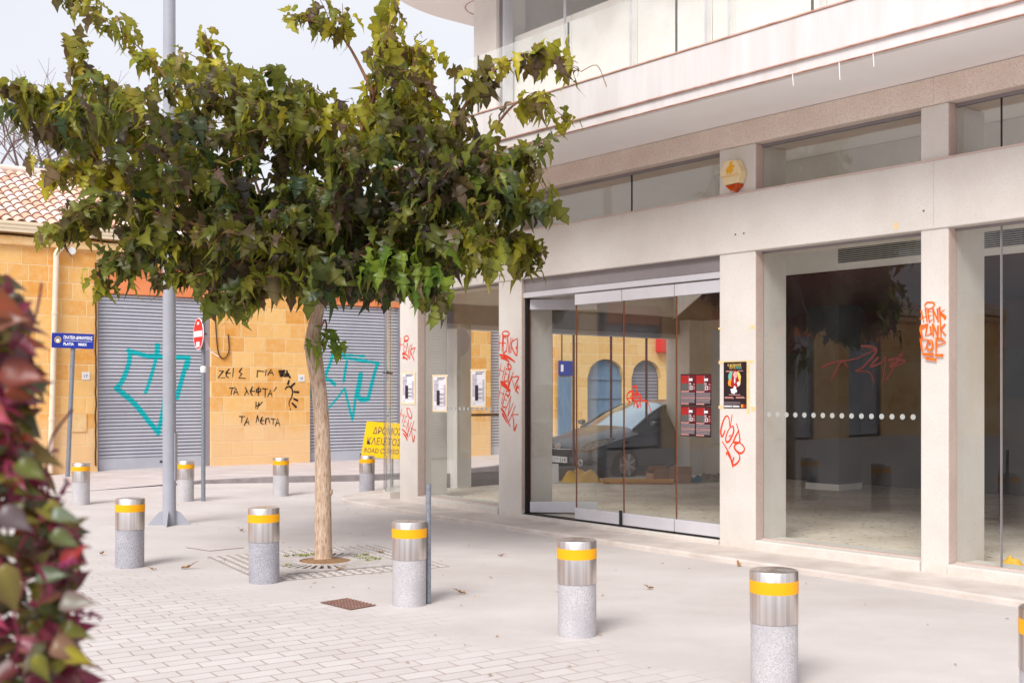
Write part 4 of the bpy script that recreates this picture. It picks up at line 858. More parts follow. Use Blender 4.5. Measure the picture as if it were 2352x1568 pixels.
# second stone building with arched blue doors, seen through the shop
yb = empty('arched_building', (LO[0], LO[1], 0), LA, 'yellow stone building with arched blue doors, seen through the shop windows beyond the cars', 'building')
ar = [(12.6, 13.9), (14.15, 15.25), (15.5, 16.9), (18.0, 19.4), (21.0, 22.4)]
wm2 = MB(); wall_openings(wm2, FLl, 11.76, 30, -.2, 5.2, [(a, b, -.2, 2.05, .5) for a, b in ar], .3)
wm2.box(FLl, 11.76, 30, -5, -4.8, -.2, 5.1); wm2.box(FLl, 11.76, 12.0, -4.8, -.31, -.2, 5.1); wm2.box(FLl, 11.76, 30, -5, .12, 5.21, 5.4)
wm2.build('wall', M['stone2'], yb)
for i, (a, b) in enumerate(ar):
    d = -.12; pts = [(a + .01, -.1), (b - .01, -.1)] + [(b - .01 - (b - a - .02) * k / 12, 2.05 + .48 * math.sqrt(max(0, 1 - (2 * k / 12 - 1) ** 2))) for k in range(13)]
    dr = MB().wallpoly(FLl, pts, d - .05, d).build('arched_door', M['arch_grey'] if i == 1 else M['blue_door'], yb)
    bm_ = MB()
    if i == 1:
        for k in range(24): bm_.box(FLl, a + .05, b - .05, d, d + .012, .1 + k * .09, .15 + k * .09)
        bm_.build('door_slats', M['shutter_dark'], dr)
    else:
        for k in range(1, 6): bm_.box(FLl, a + (b - a) * k / 6 - .008, a + (b - a) * k / 6 + .008, d, d + .004, .1, 2.1)
        for z in (.6, 1.5, 2.0): bm_.box(FLl, a + .05, b - .05, d, d + .03, z, z + .09)
        bm_.build('door_batten', M['blue_door'], dr)
tag(MB().box(FL, 15.0, 15.75, .02, .28, 2.75, 3.15).build('red_wall_box', M['red_box'], bevel=.04), 'red box mounted high on the arched stone building between the doors', 'wall box')
a, z = FL.uv(1277, 858, .1)
ws = empty('street_plaque', FL.p(11.60, .03, 2.1), LA, 'small blue street plaque beside a slim blue panel on the arched building', 'sign')
MB().box(FLl, 0, .45, .0, .03, 0, .38).build('plate', M['blue_sign'], ws, bevel=.005)
MB().box(FLl, .06, .14, .031, .035, .1, .28).build('emblem', M['white_paint'], ws)
MB().box(FLl, 0, .42, -.02, .02, -2.0, -.03).build('panel', M['blue_door'], ws)

# ------------------------------------------------------------------ cars in the side street
def car(name, loc, rz, paint, plate, label):
    root = empty(name, loc, rz, label, 'car')
    st = [(.02, .50, .34, .52, .60, .40), (-.06, .72, .24, .58, .70, .56), (-.3, .84, .18, .68, .80, .66), (-.8, .895, .17, .80, .93, .70), (-1.2, .905, .17, .87, 1.0, .72), (-1.7, .91, .17, .91, 1.27, .62), (-2.15, .91, .17, .93, 1.45, .56), (-2.8, .91, .17, .95, 1.5, .56), (-3.5, .905, .17, .97, 1.44, .55), (-4.0, .88, .22, .98, 1.2, .56), (-4.3, .80, .28, .85, .98, .52), (-4.38, .7, .4, .7, .8, .45)]
    def sec(q):
        x, w_, zu, zb, zt, wt = q
        h = [(0, zu), (w_ * .85, zu), (w_ * .98, zu + .12), (w_, (zu + zb) * .5 + .05), (w_ * .97, zb), (wt + .03, zt - .06), (wt * .8, zt - .005), (wt * .4, zt + .015), (0, zt + .02)]
        return [(x, y, z) for y, z in h] + [(x, -y, z) for y, z in h[-2:0:-1]]
    V = []; 
    for q in st: V += sec(q)
    m = 16; body = MB(); wind = MB(); side = MB(); body.v = list(V); wind.v = list(V); side.v = list(V)
    for i in range(len(st) - 1):
        for j in range(m):
            f_ = (i * m + j, i * m + (j + 1) % m, (i + 1) * m + (j + 1) % m, (i + 1) * m + j)
            if 4 <= i <= 5 and j in (5, 6, 7, 8, 9, 10): wind.f.append(f_)
            elif 5 <= i <= 8 and j in (4, 11): side.f.append(f_)
            elif i == 4 and j in (4, 11): side.f.append(f_)
            elif i == 8 and j in (5, 6, 7, 8, 9, 10): wind.f.append(f_)
            else: body.f.append(f_)
    body.f.append(tuple(range(m))); body.f.append(tuple((len(st) - 1) * m + j for j in range(m)))
    bo = body.build('body', paint, root, smooth=True)
    wind.build('windscreen', M['windscreen'], root, smooth=True); side.build('side_windows', M['car_glass'], root, smooth=True)
    tr = MB()
    for s_ in (1, -1):
        tr.tube([(-1.2, s_ * .74, .96), (-1.7, s_ * .66, 1.22), (-2.15, s_ * .60, 1.40), (-2.8, s_ * .60, 1.455), (-3.5, s_ * .59, 1.39), (-4.0, s_ * .60, 1.15)], .03, 6)
        tr.tube([(-2.72, s_ * .9, .94), (-2.8, s_ * .60, 1.44)], .035, 6)
    tr.build('roof_pillars', paint, root, smooth=True)
    for s_ in (1, -1):
        hl = MB(); hl.prism([(-.02, s_ * .50, .60), (-.07, s_ * .70, .58), (-.42, s_ * .85, .70), (-.62, s_ * .86, .80), (-.40, s_ * .80, .80), (-.12, s_ * .62, .72)], (.04, s_ * .03, .012))
        hl.build('headlight', M['headlamp'], root, bevel=.008)
        fg = MB(); fg.prism([(-.0, s_ * .52, .34), (-.06, s_ * .70, .30), (-.22, s_ * .80, .36), (-.10, s_ * .72, .44)], (.05, s_ * .03, 0)); fo = fg.build('fog_lamp', M['tyre'], root, bevel=.005)
        ring = MB(); ring.tube([(.05, s_ * (.62) + .05 * math.cos(t), .37 + .05 * math.sin(t)) for t in np.linspace(0, 6.283, 17)], .012, 6, cap=False); ring.build('fog_ring', M['chrome'], fo)
        mi = MB(); mi.prism([(-1.42, s_ * .93, 1.0), (-1.42, s_ * 1.08, 1.02), (-1.42, s_ * 1.10, 1.10), (-1.42, s_ * .96, 1.12)], (-.12, 0, 0)); mi.build('wing_mirror', paint, root, bevel=.03)
        dl = MB(); dl.box(Fr((0, 0), (1, 0), (0, s_)), -2.9, -2.6, .905, .93, .80, .84); dl.build('door_handle', M['chrome'], root, bevel=.008)
        for xw in (-.85, -3.45):
            wh = MB(); wh.tube([(xw, s_ * .70, .31), (xw, s_ * .72, .31), (xw, s_ * .90, .31), (xw, s_ * .925, .31)], [.26, .31, .31, .29], 28); wo_ = wh.build('wheel', M['tyre'], root, smooth=True)
            rm = MB(); rm.tube([(xw, s_ * .92, .31), (xw, s_ * .932, .31)], [.21, .20], 28)
            ro = rm.build('rim', M['alu_dark'], wo_)
            sp_ = MB()
            for k in range(7):
                t = k * 6.283 / 7; sp_.tube([(xw, s_ * .938, .31), (xw + .2 * math.cos(t), s_ * .938, .31 + .2 * math.sin(t))], .022, 6)
            sp_.build('spokes', M['alu'], wo_)
    gr = MB(); gr.prism([(.0, -.42, .46), (.0, .42, .46), (-.01, .46, .58), (-.02, .36, .63), (-.02, -.36, .63), (-.01, -.46, .58)], (.05, 0, 0)); go = gr.build('grille', M['tyre'], root, bevel=.01)
    gl2 = MB()
    for k in range(4): gl2.box(Fr((0, 0), (0, 1), (1, 0)), -.38, .38, .05, .058, .475 + k * .035, .483 + k * .035)
    gl2.build('grille_bars', M['vent'], go)
    lg = MB(); lg.tube([(.062, .075 * math.cos(t), .66 + .042 * math.sin(t)) for t in np.linspace(0, 6.283, 25)], .007, 6, cap=False)
    lg.tube([(.062, .042, .632), (.062, .024, .688)], .008, 6); lg.tube([(.062, -.024, .632), (.062, -.042, .688)], .008, 6); lg.tube([(.062, .032, .652), (.062, -.032, .668)], .007, 6)
    lg.build('badge', M['chrome'], root)
    ch = MB(); ch.tube([(.055, -.40, .61), (.062, 0, .60), (.055, .40, .61)], .012, 6); ch.build('chrome_strip', M['chrome'], go)
    lo_ = MB(); lo_.prism([(.0, -.5, .24), (.0, .5, .24), (-.0, .55, .33), (-.0, -.55, .33)], (.05, 0, 0)); lo_.build('air_intake', M['tyre'], root)
    np_ = MB(); np_.box(Fr((0, 0), (0, 1), (1, 0)), -.26, .26, .052, .064, .35, .46); npo = np_.build('number_plate', M['plate'], root)
    if plate:
        tm = MB(); text_geo(tm, plate, (.066, -.22, .37), (0, 1, 0), UP, .09, width=.44, height=.07); tm.build('lettering', M['ink'], npo)
    return root
hd_ = math.atan2(-.63, -.777)            # facing out of the side street
cp = Vector(((1287 - CX) / F * 21.4, 21.4, 0))
c1 = car('parked_car', (cp.x, cp.y, 0), hd_, M['car_dark'], 'OZY·214', 'dark grey hatchback parked in the side street, nearest behind the shop windows')
c2 = car('parked_car', (1.25, 25.3, 0), hd_, M['car_blue'], '', 'silver blue car mostly hidden behind the dark grey hatchback')
c2.scale = (.92, .92, .86)

# ------------------------------------------------------------------ bollards
def bollard():
    root = empty('bollard'); r = .135
    MB().lathe([(r - .004, -.05), (r - .004, .36)], 48).build('stone_base', M['granite'], root, smooth=True)
    MB().lathe([(r, .36), (r, .642), (r - .006, .65), (.001, .653)], 48).build('steel_cap', M['steel'], root, smooth=True)
    MB().lathe([(r + .0015, .528), (r + .0015, .598), (r - .001, .598), (r - .001, .528)], 48).build('reflective_band', M['band'], root, smooth=True)
    return root
bl = [((298, 1306), 'bollard in the row along the shop, nearest the foot of the grey lamp post'),
      ((607, 1342), 'bollard in front of the tree grate, just left of the tree trunk'),
      ((940, 1395), 'bollard with a thin galvanised post standing close against its right side'),
      ((1326, 1467), 'bollard standing alone on the paving in front of the folding glass doors'),
      ((1779, 1586), 'largest bollard, cut off by the bottom edge in front of the dark shop window'),
      ((2412, 1735), 'bollard only partly in view at the right edge of the photo'),
      ((186, 1160), 'far bollard beside the foot of the blue street sign'),
      ((426, 1152), 'far bollard between the grey lamp post and the no entry sign'),
      ((645, 1140), 'far bollard under the black wall writing, left of the trunk'),
      ((843, 1133), 'far bollard under the yellow road closed board')]
proto = bollard()
for i, ((u, v), lab) in enumerate(bl):
    o = proto if i == 0 else copy_tree(proto)
    p = G(u, v); o.location = (p.x * (p.y + .135) / p.y, p.y + .135, 0); o.rotation_euler.z = random.uniform(0, 6.28)
    if i >= 6: o.scale = (.95, .95, .945)
    tag(o, lab, 'bollard', 'granite and steel bollards around the square')

# tree shade put into a darker, bluer granite copy; one far base shares it
M['granite_shaded'] = pbr('shaded_granite', srgb(190, 188, 194), srgb(168, 166, 174), scale=5, rough=.75, bump=.2, bscale=160, fine=srgb(142, 140, 150), fscale=130, fthr=.52)
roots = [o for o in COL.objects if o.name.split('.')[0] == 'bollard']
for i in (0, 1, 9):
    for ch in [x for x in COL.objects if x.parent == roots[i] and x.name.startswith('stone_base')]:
        ch.data = ch.data.copy(); ch.data.materials.clear(); ch.data.materials.append(M['granite_shaded']); ch['label'] = 'granite base coloured darker and bluer, as in shade'
for o in roots: o.rotation_euler = (R(random.uniform(-.5, .5)), R(random.uniform(-.5, .5)), o.rotation_euler.z)
# ------------------------------------------------------------------ poles and signs
lp = G(389, 1205)
lr = empty('lamp_post', lp, 0, 'tall plain grey lamp post with a finned base plate beside the tree', 'lamp post')
MB().lathe([(.082, 0), (.080, 3.5), (.072, 8.5)], 32).build('pole', M['grey_paint'], lr, smooth=True)
for k in range(4):
    t = R(8) + k * math.pi / 2; c, s_ = math.cos(t), math.sin(t); n_ = Vector((-s_, c, 0)) * .012
    MB().prism([Vector((c * .078, s_ * .078, 0)) - n_ / 2, Vector((c * .26, s_ * .26, 0)) - n_ / 2, Vector((c * .24, s_ * .24, .03)) - n_ / 2, Vector((c * .13, s_ * .13, .16)) - n_ / 2, Vector((c * .078, s_ * .078, .18)) - n_ / 2], n_).build('base_fin', M['grey_paint'], lr)
MB().box(Fr((0, 0), (0, 1), (1, 0)), -.05, .05, .074, .090, .55, 1.15).build('hatch', M['grey_paint'], lr, bevel=.008)
MB().tube(smooth_path([(0, 0, 8.45), (0, 0, 8.7), (.3, -.1, 8.95), (1.2, -.4, 9.0)], 4), .04, 10).build('arm', M['grey_paint'], lr, smooth=True)
MB().box(Fr((1.1, -.4), (.95, -.31), (-.31, -.95)), 0, .6, -.12, .12, 8.95, 9.05).build('lamp_head', M['grey_paint'], lr, bevel=.03)
# street name sign
p0 = G(155, 1094, .05); ptop = Vector(((168 - CX) / F * p0.y, p0.y, CAMH - (808 - YH) / F * p0.y))
sg = empty('street_sign', p0, 0, 'blue street name sign in Greek and Latin letters on a leaning grey pole', 'street sign')
MB().tube([(0, 0, -.05), ptop - p0 + Vector((.0, 0, .12))], .042, 14).build('pole', M['galv'], sg, smooth=True)
sw, shh = .775, .285; yy = p0.y
sx = ((123 + 217) / 2 - CX) / F * yy - p0.x; sz = CAMH - ((766 + 800) / 2 - YH) / F * yy - p0.z
tl = R(-2); ex = Vector((math.cos(tl), .12, math.sin(tl))).normalized(); ey = Vector((-math.sin(tl), 0, math.cos(tl))).normalized(); en = ex.cross(ey).normalized()
oc = Vector((sx, -.06, sz))
def brd(mb, x0, x1, y0, y1, d0, d1): return mb.prism([oc + ex * x + ey * y + en * d0 for x, y in ((x0, y0), (x1, y0), (x1, y1), (x0, y1))], en * (d1 - d0))
pnl = brd(MB(), -sw / 2, sw / 2, -shh / 2, shh / 2, -.012, .012).build('name_panel', M['blue_sign'], sg, bevel=.003)
tm = MB(); text_geo(tm, 'ΠΛΑΤΕΙΑ ΔΗΜΑΡΧΙΑΣ', oc + ex * -.165 + ey * .03 + en * .0145, ex, ey, .1, width=.53, height=.066, bold=.03)
text_geo(tm, 'PLATIA', oc + ex * -.165 + ey * -.09 + en * .0145, ex, ey, .1, width=.19, height=.055, bold=.03)
text_geo(tm, 'MARX', oc + ex * .11 + ey * -.09 + en * .0145, ex, ey, .1, width=.155, height=.055, bold=.03)
brd(tm, -.165, .36, -.004, .002, .013, .0145)
tm.build('lettering', M['white_paint'], pnl)
em = MB()
for k in range(10):
    t = k * .628; em.tube([oc + ex * (-.27 + .055 * math.cos(t)) + ey * (.01 + .055 * math.sin(t)) + en * .013, oc + ex * (-.27 + .055 * math.cos(t + .5)) + ey * (.01 + .055 * math.sin(t + .5)) + en * .013], .011, 5)
em.build('emblem', M['gold'], pnl)
em = MB(); em.prism([oc + ex * (-.27 + .036 * math.cos(t) * (1 if k % 2 else .7)) + ey * (.0 + .034 * math.sin(t)) + en * .013 for k, t in enumerate(np.linspace(0, 6.283, 13)[:-1])], en * .004); em.build('emblem', M['white_paint'], pnl)
# no entry sign
p0 = G(467, 1150); ne = empty('no_entry_sign', p0, 0, 'round red no entry sign seen nearly edge on, on a slim grey pole', 'road sign')
ztop = CAMH - (735 - YH) / F * p0.y
MB().tube([(0, 0, -.02), (.0, 0, ztop)], .032, 14).build('pole', M['galv'], ne, smooth=True)
az = CAMH - (767 - YH) / F * p0.y; nn = Vector((-.839, -.545, 0)).normalized(); ee = Vector((.545, -.839, 0)).normalized(); dcn = Vector((-.06, -.045, az))
Fd = Fr((0, 0), tuple(ee[:2]), tuple(nn[:2])); Fd.o = dcn
def disc(r0, d0, d1): return MB().prism([Fd.p(r0 * math.cos(t), d0, r0 * math.sin(t)) for t in np.linspace(0, 2 * math.pi, 41)[:-1]], Fd.n * (d1 - d0))
dk = disc(.235, -.006, .006).build('disc', M['red_sign'], ne)
rg = MB(); rg.tube([Fd.p(.235 * math.cos(t), 0, .235 * math.sin(t)) for t in np.linspace(0, 2 * math.pi, 41)], .008, 6, cap=False); rg.build('rim', M['white_paint'], dk)
MB().box(Fd, -.2, .2, .006, .009, -.045, .045).build('bar', M['white_paint'], dk)
st_ = MB(); st_.box(Fd, -.05, .05, .0095, .011, -.035, .03); st_.box(Fd, -.05, .05, .007, .009, .14, .18); st_.box(Fd, -.09, .07, .007, .009, -.2, -.12); st_.build('sticker', M['paper'], dk)
MB().box(Fr((0, 0), (1, 0), (0, -1)), -.06, .05, -.045, .045, az - .02, az + .02).build('clamp', M['galv'], ne)
z1 = CAMH - (848 - YH) / F * p0.y; MB().lathe([(.038, z1 - .05), (.045, z1 - .02), (.045, z1 + .03), (.036, z1 + .05)], 14).build('clamp', M['plate'], ne, smooth=True)
tp = MB(); zt = CAMH - (780 - YH) / F * p0.y
for (w0, pts) in ((.03, [(.035, zt + .06), (.06, zt - .1), (.07, zt - .16)]), (.022, [(.05, zt - .02), (.12, zt - .18), (.25, zt - .26)])):
    tp.prism([Vector((a - w0 / 2, -.035 - k * .01, z)) for k, (a, z) in enumerate(pts)] + [Vector((a + w0 / 2, -.035 - k * .01, z)) for k, (a, z) in reversed(list(enumerate(pts)))], (0, .002, 0))
tag(tp.build('paper_strip', M['paper']), 'torn pale paper strip hanging from the no entry sign pole', 'paper strip').location = p0
# short galvanised post
p0 = G(984, 1385); tag(MB().tube([(0, 0, -.02), (0, 0, CAMH - (1110 - YH) / F * p0.y)], .021, 16).build('metal_post', M['galv'], smooth=True), 'short bare galvanised post standing beside a bollard near the tree', 'post').location = p0
# road closed board
PB = lambda u, v, Y: Vector(((u - CX) / F * Y, Y, CAMH - (v - YH) / F * Y))
BL, BRr, TL = PB(829, 1049, 19.05), PB(919, 1054, 19.25), PB(842.5, 967, 19.35)
rc = empty('road_closed_sign', (BL.x, BL.y, 0), 0, 'yellow road closed board leaning on a stand behind a far bollard', 'road sign')
o0 = BL - rc.location; ex = BRr - BL; ey = TL - BL; en = ex.cross(ey).normalized()
bd = MB().prism([o0, o0 + ex, o0 + ex + ey, o0 + ey], -en * .012).build('board', M['yellow_sign'], rc)
tm = MB(); off = en * .003
text_geo(tm, 'ΔΡΟΜΟΣ', o0 + ex * .20 + ey * .66 + off, ex, ey, 1, width=.75, height=.20)
text_geo(tm, 'ΚΛΕΙΣΤΟΣ', o0 + ex * .09 + ey * .36 + off, ex, ey, 1, width=.88, height=.20)
text_geo(tm, 'ROAD CLOSED', o0 + ex * .06 + ey * .13 + off, ex, ey, 1, width=.88, height=.13)
tm.build('lettering', M['sign_text'], bd)
for k in (.2, .8):
    q = o0 + ex * k - en * .02; MB().tube([Vector((q.x, q.y + .03, 0)), q + Vector((0, .03, .06))], .016, 8).build('leg', M['galv'], rc)

# ------------------------------------------------------------------ posters
def poster_root(name, fr, d, TLp, BRp, label, cat, group=None, paper='paper'):
    a0, z1 = fr.uv(*TLp, d); a1, z0 = fr.uv(*BRp, d)
    c = fr.p(a0, d, z0); r = empty(name, c, 0, label, cat, group)
    f = Fr((0, 0), fr.e, fr.n); W, H = a1 - a0, z1 - z0
    MB().box(f, 0, W, .0005, .0022, 0, H).build('paper', M[paper], r)
    return r, f, W, H
def pr(r, f, W, H, name, mat, rects, d=.0028, th=.0006):
    mb = MB()
    for i, (x0, x1, y0, y1) in enumerate(rects): mb.box(f, x0 * W, x1 * W, d, d + th + i * 1e-5, y0 * H, y1 * H)
    return mb.build(name, M[mat], r)
zA = zc(880, 700, 2.45)
for fr, d, tlp, brp, lab in ((FA, .003, (308, 572), (382, 752), 'white numeral poster in torn masking tape on the pillar between two red graffiti tags'),
                             (FA, -.124, (500, 590), (577, 798), 'white numeral poster taped low on the glass, left of the two window posters'),
                             (FA, -.124, (734, 556), (815, 770), 'white numeral poster taped on the glass close to the graffiti pillar by the doors')):
    r, f, W, H = poster_root('event_poster', fr, d, zA([tlp])[0], zA([brp])[0], lab, 'poster', 'numeral posters taped to the shop front')
    pr(r, f, W, H, 'picture', 'paper_grey', [(.05, .40, .26, .90), (.82, .96, .14, .75)])
    pr(r, f, W, H, 'caption', 'ink', [(.3, .93, .945, .965), (.3, .8, .90, .92), (.08, .45, .745, .752), (.1, .25, .05, .06), (.5, .95, .63, .635), (.05, .95, .12, .124)], .0036)
    tm = MB(); text_geo(tm, '1', f.p(.26 * W, .0046, .15 * H), f.e, UP, 1, width=.24 * W, height=.44 * H, bold=.03); tm.build('numeral', M['ink'], r)
    tm = MB()
    for k, t in enumerate(('MAH', 'ΔAYS', 'MAY')): text_geo(tm, t, f.p(.50 * W, .0046, (.43 - .12 * k) * H), f.e, UP, 1, width=.34 * W, height=.075 * H)
    tm.build('lettering', M['ink'], r)
    tw = .022
    mb = MB(); mb.box(f, -tw * 1.3, W + tw * 2, .0026, .0034, H - .005, H + tw); mb.box(f, -tw * 1.2, W + tw, .0026, .0034, -tw, .004); mb.box(f, -tw, .003, .0035, .0042, -tw * .5, H + tw * 1.2); mb.box(f, W - .003, W + tw, .0035, .0042, -tw * 1.3, H + tw * .6)
    mb.build('tape', M['tape'], r)
tps = [(112, 278, 300, 672), (303, 278, 497, 680), (112, 676, 300, 1065), (303, 684, 495, 1078)]
nm = ['upper left', 'upper right', 'lower left', 'lower right']
for (x0, y0, x1, y1), k in zip(tps, nm):
    r, f, W, H = poster_root('concert_poster', FB, -.068, zp([(x0, y0)])[0], zp([(x1, y1)])[0], 'dark red and black poster on the glass door, %s of the block of four' % k, 'poster', 'block of four red posters on the door', 'poster_black')
    pr(r, f, W, H, 'picture', 'poster_dark_red', [(.0, 1, .43, .98)]); 
    pr(r, f, W, H, 'picture', 'poster_red', [(.04, .54, .70, .95)], .0036)
    pr(r, f, W, H, 'picture', 'vent', [(.04, .54, .47, .70)], .0036)
    pr(r, f, W, H, 'lettering', 'paper', [(.57, .80, .78, .86), (.60, .72, .66, .68), (.60, .70, .70, .715), (.62, .80, .50, .52), (.62, .66, .50, .62), (.76, .80, .50, .62), (.62, .80, .60, .62), (.56, .57, .46, .95)], .0038)
    pr(r, f, W, H, 'lettering', 'poster_pink', [(.03, .56, .43, .455), (.03, .97, .235, .25), (.03, .56, .04, .065), (.84, .96, .66, .68), (.84, .96, .58, .60), (.84, .96, .52, .54)], .0038)
    pr(r, f, W, H, 'small_print', 'poster_greytext', [(.03, .95, .36, .41), (.03, .95, .30, .345), (.03, .95, .26, .29), (.03, .95, .17, .22), (.03, .92, .12, .16), (.03, .95, .08, .11)], .0034)
r, f, W, H = poster_root('show_poster', FC, .003, zp([(655, 127)])[0], zp([(943, 710)])[0], 'black colourful show poster taped to the pillar right of the glass doors', 'poster', None, 'poster_black')
tm = MB(); text_geo(tm, 'Ο ΔΑΣΚΑΛΟΣ', f.p(.18 * W, .004, .905 * H), f.e, UP, 1, width=.60 * W, height=.055 * H, bold=.02); text_geo(tm, 'ΠΟΥ ΤΗ', f.p(.27 * W, .004, .85 * H), f.e, UP, 1, width=.25 * W, height=.045 * H, bold=.02); tm.build('lettering', M['poster_yellow'], r)
tm = MB(); text_geo(tm, 'ΤΡΟΛ', f.p(.55 * W, .004, .845 * H), f.e, UP, 1, width=.25 * W, height=.05 * H, bold=.02); tm.build('lettering', M['poster_teal'], r)
def blob(name, mat, cx, cy, rx, ry, d, k=18, j=.12, sq=0):
    MB().wallpoly(f, [((cx + rx * math.cos(t) * random.uniform(1 - j, 1 + j)) * W, (cy + ry * math.sin(t) * random.uniform(1 - j, 1 + j)) * H) for t in np.linspace(0, 6.283, k + 1)[:-1]], d, d + .0006).build(name, M[mat], r)
blob('picture', 'poster_teal', .40, .66, .19, .14, .0030); blob('picture', 'poster_yellow', .60, .62, .17, .17, .0037); blob('picture', 'poster_orange', .32, .55, .12, .08, .0044); blob('picture', 'poster_red', .50, .60, .16, .22, .0051, j=.25)
blob('picture', 'poster_pink', .52, .72, .09, .07, .0058, j=.2); blob('picture', 'paper', .46, .38, .13, .08, .0058, j=.4, k=14); blob('picture', 'paper', .66, .53, .06, .05, .0058, j=.4); blob('picture', 'paper', .5, .6, .03, .06, .0058, j=.2)
pr(r, f, W, H, 'lettering', 'poster_pink', [(.1, .38, .80, .81), (.12, .36, .785, .79), (.62, .86, .80, .81), (.24, .74, .285, .295), (.05, .42, .235, .245), (.05, .46, .21, .22), (.55, .9, .24, .25), (.55, .95, .215, .225)], .0040)
pr(r, f, W, H, 'small_print', 'poster_greytext', [(.02, .74, .13, .14), (.02, .74, .11, .12), (.02, .74, .09, .10), (.02, .6, .07, .08)], .0040)
pr(r, f, W, H, 'small_print', 'paper', [(.02, .37, .025, .055), (.40, .70, .025, .055)], .0040); pr(r, f, W, H, 'small_print', 'poster_orange', [(.77, .87, .02, .085)], .0040); pr(r, f, W, H, 'small_print', 'poster_red', [(.88, .98, .02, .085)], .0040)

# ------------------------------------------------------------------ tree grate, covers
tb = G(743, 1287)
gdir = Vector((.86, .50)).normalized(); GF = Fr((-1.83 - .0, 11.14), tuple(gdir), (gdir.y, -gdir.x)); gc = Vector((-1.83, 11.14, 0))
sm_ = MB(); hs = .90; nst = 19; pt = 2 * hs / nst
for i in range(nst):
    for j in range(nst):
        a = -hs + (i + .5) * pt; b = -hs + (j + .5) * pt
        if abs(a) < .60 and abs(b) < .60: continue
        h = .028; p = [GF.p(a + sx * h, b + sy * h, .002) for sx, sy in ((-1, -1), (1, -1), (1, 1), (-1, 1))] + [GF.p(a + sx * h * .7, b + sy * h * .7, .008) for sx, sy in ((-1, -1), (1, -1), (1, 1), (-1, 1))]
        sm_.add(p, [(4, 5, 6, 7), (0, 1, 5, 4), (1, 2, 6, 5), (2, 3, 7, 6), (3, 0, 4, 7)])
tag(sm_.build('studded_paving', M['stud']), kind='structure')
M['stud_bed'] = pbr('stud_gap_shade', srgb(158, 148, 142), srgb(172, 162, 156), scale=12, rough=.9)  # bed darker than the studs: shading of the gaps put into its colour
bd_ = MB()
for a0, a1, b0, b1 in ((-.91, .91, -.91, -.6), (-.91, .91, .6, .91), (-.91, -.6, -.6, .6), (.6, .91, -.6, .6)): bd_.prism([GF.p(a, b, .0008) for a, b in ((a0, b0), (a1, b0), (a1, b1), (a0, b1))], (0, 0, .0014))
tag(bd_.build('stud_bed', M['stud_bed']), kind='structure')
tg = empty('tree_grate', gc, 0, 'square grey iron tree grate with radial slots around the mulberry trunk', 'tree grate')
gl3 = Fr((0, 0), tuple(gdir), (gdir.y, -gdir.x))
rin, half = .25, .585; fm = MB()
nsec = 40
def sqr(t, h): return h / max(abs(math.cos(t)), abs(math.sin(t)))
V = []; Fs = []
for k in range(nsec * 2):
    t = 2 * math.pi * k / (nsec * 2)
    for rr in (rin, rin + .06, min(sqr(t, half) - .06, .54), sqr(t, half)):
        V.append(gl3.p(rr * math.cos(t), rr * math.sin(t), .014))
nn_ = nsec * 2
for k in range(nn_):
    k2 = (k + 1) % nn_
    Fs.append((4 * k, 4 * k2, 4 * k2 + 1, 4 * k + 1)); Fs.append((4 * k + 2, 4 * k2 + 2, 4 * k2 + 3, 4 * k + 3))
    if k % 2 == 0: Fs.append((4 * k + 1, 4 * k2 + 1, 4 * k2 + 2, 4 * k + 2))
fm.add(V, Fs); go = fm.build('grate_plate', M['iron'], tg)
so_ = go.modifiers.new('thick', 'SOLIDIFY'); so_.thickness = .012; so_.offset = -1
MB().prism([gl3.p(.585 * a, .585 * b, .002) for a, b in ((-1, -1), (1, -1), (1, 1), (-1, 1))], (0, 0, .0015)).build('slot_bed', M['slot'], tg)
MB().lathe([(.25, .004), (.25, .0045), (.19, .010), (.12, .02), (.01, .03)], 30).build('soil', M['soil'], tg, smooth=True)
mo = MB()
for k in range(16):
    t = random.choice((-.3, -1.2, -1.7, 2.6, .4)) + random.uniform(-.35, .35); rr = random.uniform(.36, .52); c = gl3.p(rr * math.cos(t), rr * math.sin(t), .012)
    for q in range(9):
        b = c + Vector((random.uniform(-.035, .035), random.uniform(-.02, .02), 0)); h = random.uniform(.012, .03)
        mo.add([b + Vector((-.008, 0, 0)), b + Vector((.008, 0, 0)), b + Vector((random.uniform(-.02, .02), random.uniform(-.02, .02), h))], [(0, 1, 2)])
tag(mo.build('moss_tufts', M['moss'], loc=gc), kind='stuff')
mc = [G(735, 1383, .003), G(805, 1400, .003), G(862, 1390, .003), G(797, 1373, .003)]
mh = empty('manhole_cover', mc[0], 0, 'small square rusty chequered manhole cover set in the paving left of a bollard', 'manhole cover')
q = [p - mc[0] for p in mc]; MB().prism([p + Vector((0, 0, 0)) for p in q], (0, 0, .003)).build('frame', M['cover_dark'], mh)
cm = MB(); ex, ey = q[1] - q[0], q[3] - q[0]
for i in range(9):
    for j in range(9):
        a, b = (i + .5) / 9, (j + .5) / 9; s_ = .038
        cm.prism([ex * (a + sx) + ey * (b + sy) + Vector((0, 0, .0035)) for sx, sy in ((-s_, 0), (0, -s_), (s_, 0), (0, s_))], (0, 0, .004))
cm.build('treads', M['cover'], mh)
ic = [G(430, 1257, .003), G(482, 1264.5, .003), G(560, 1257, .003)]; fx = ic[1] - ic[0]; fy = ic[2] - ic[1]
ii = empty('inspection_cover', ic[1], 0, 'paved inspection cover marked by a thin dark seam behind the tree grate', 'inspection cover')
def seam(p, q_): d_ = (q_ - p).normalized(); n_ = Vector((-d_.y, d_.x, 0)) * .006; return MB().prism([p - n_, q_ - n_, q_ + n_, p + n_], (0, 0, .002))
z0_ = Vector((0, 0, 0))
seam(z0_, -fx).build('seam', M['seam'], ii); seam(z0_, fy).build('seam', M['seam'], ii)
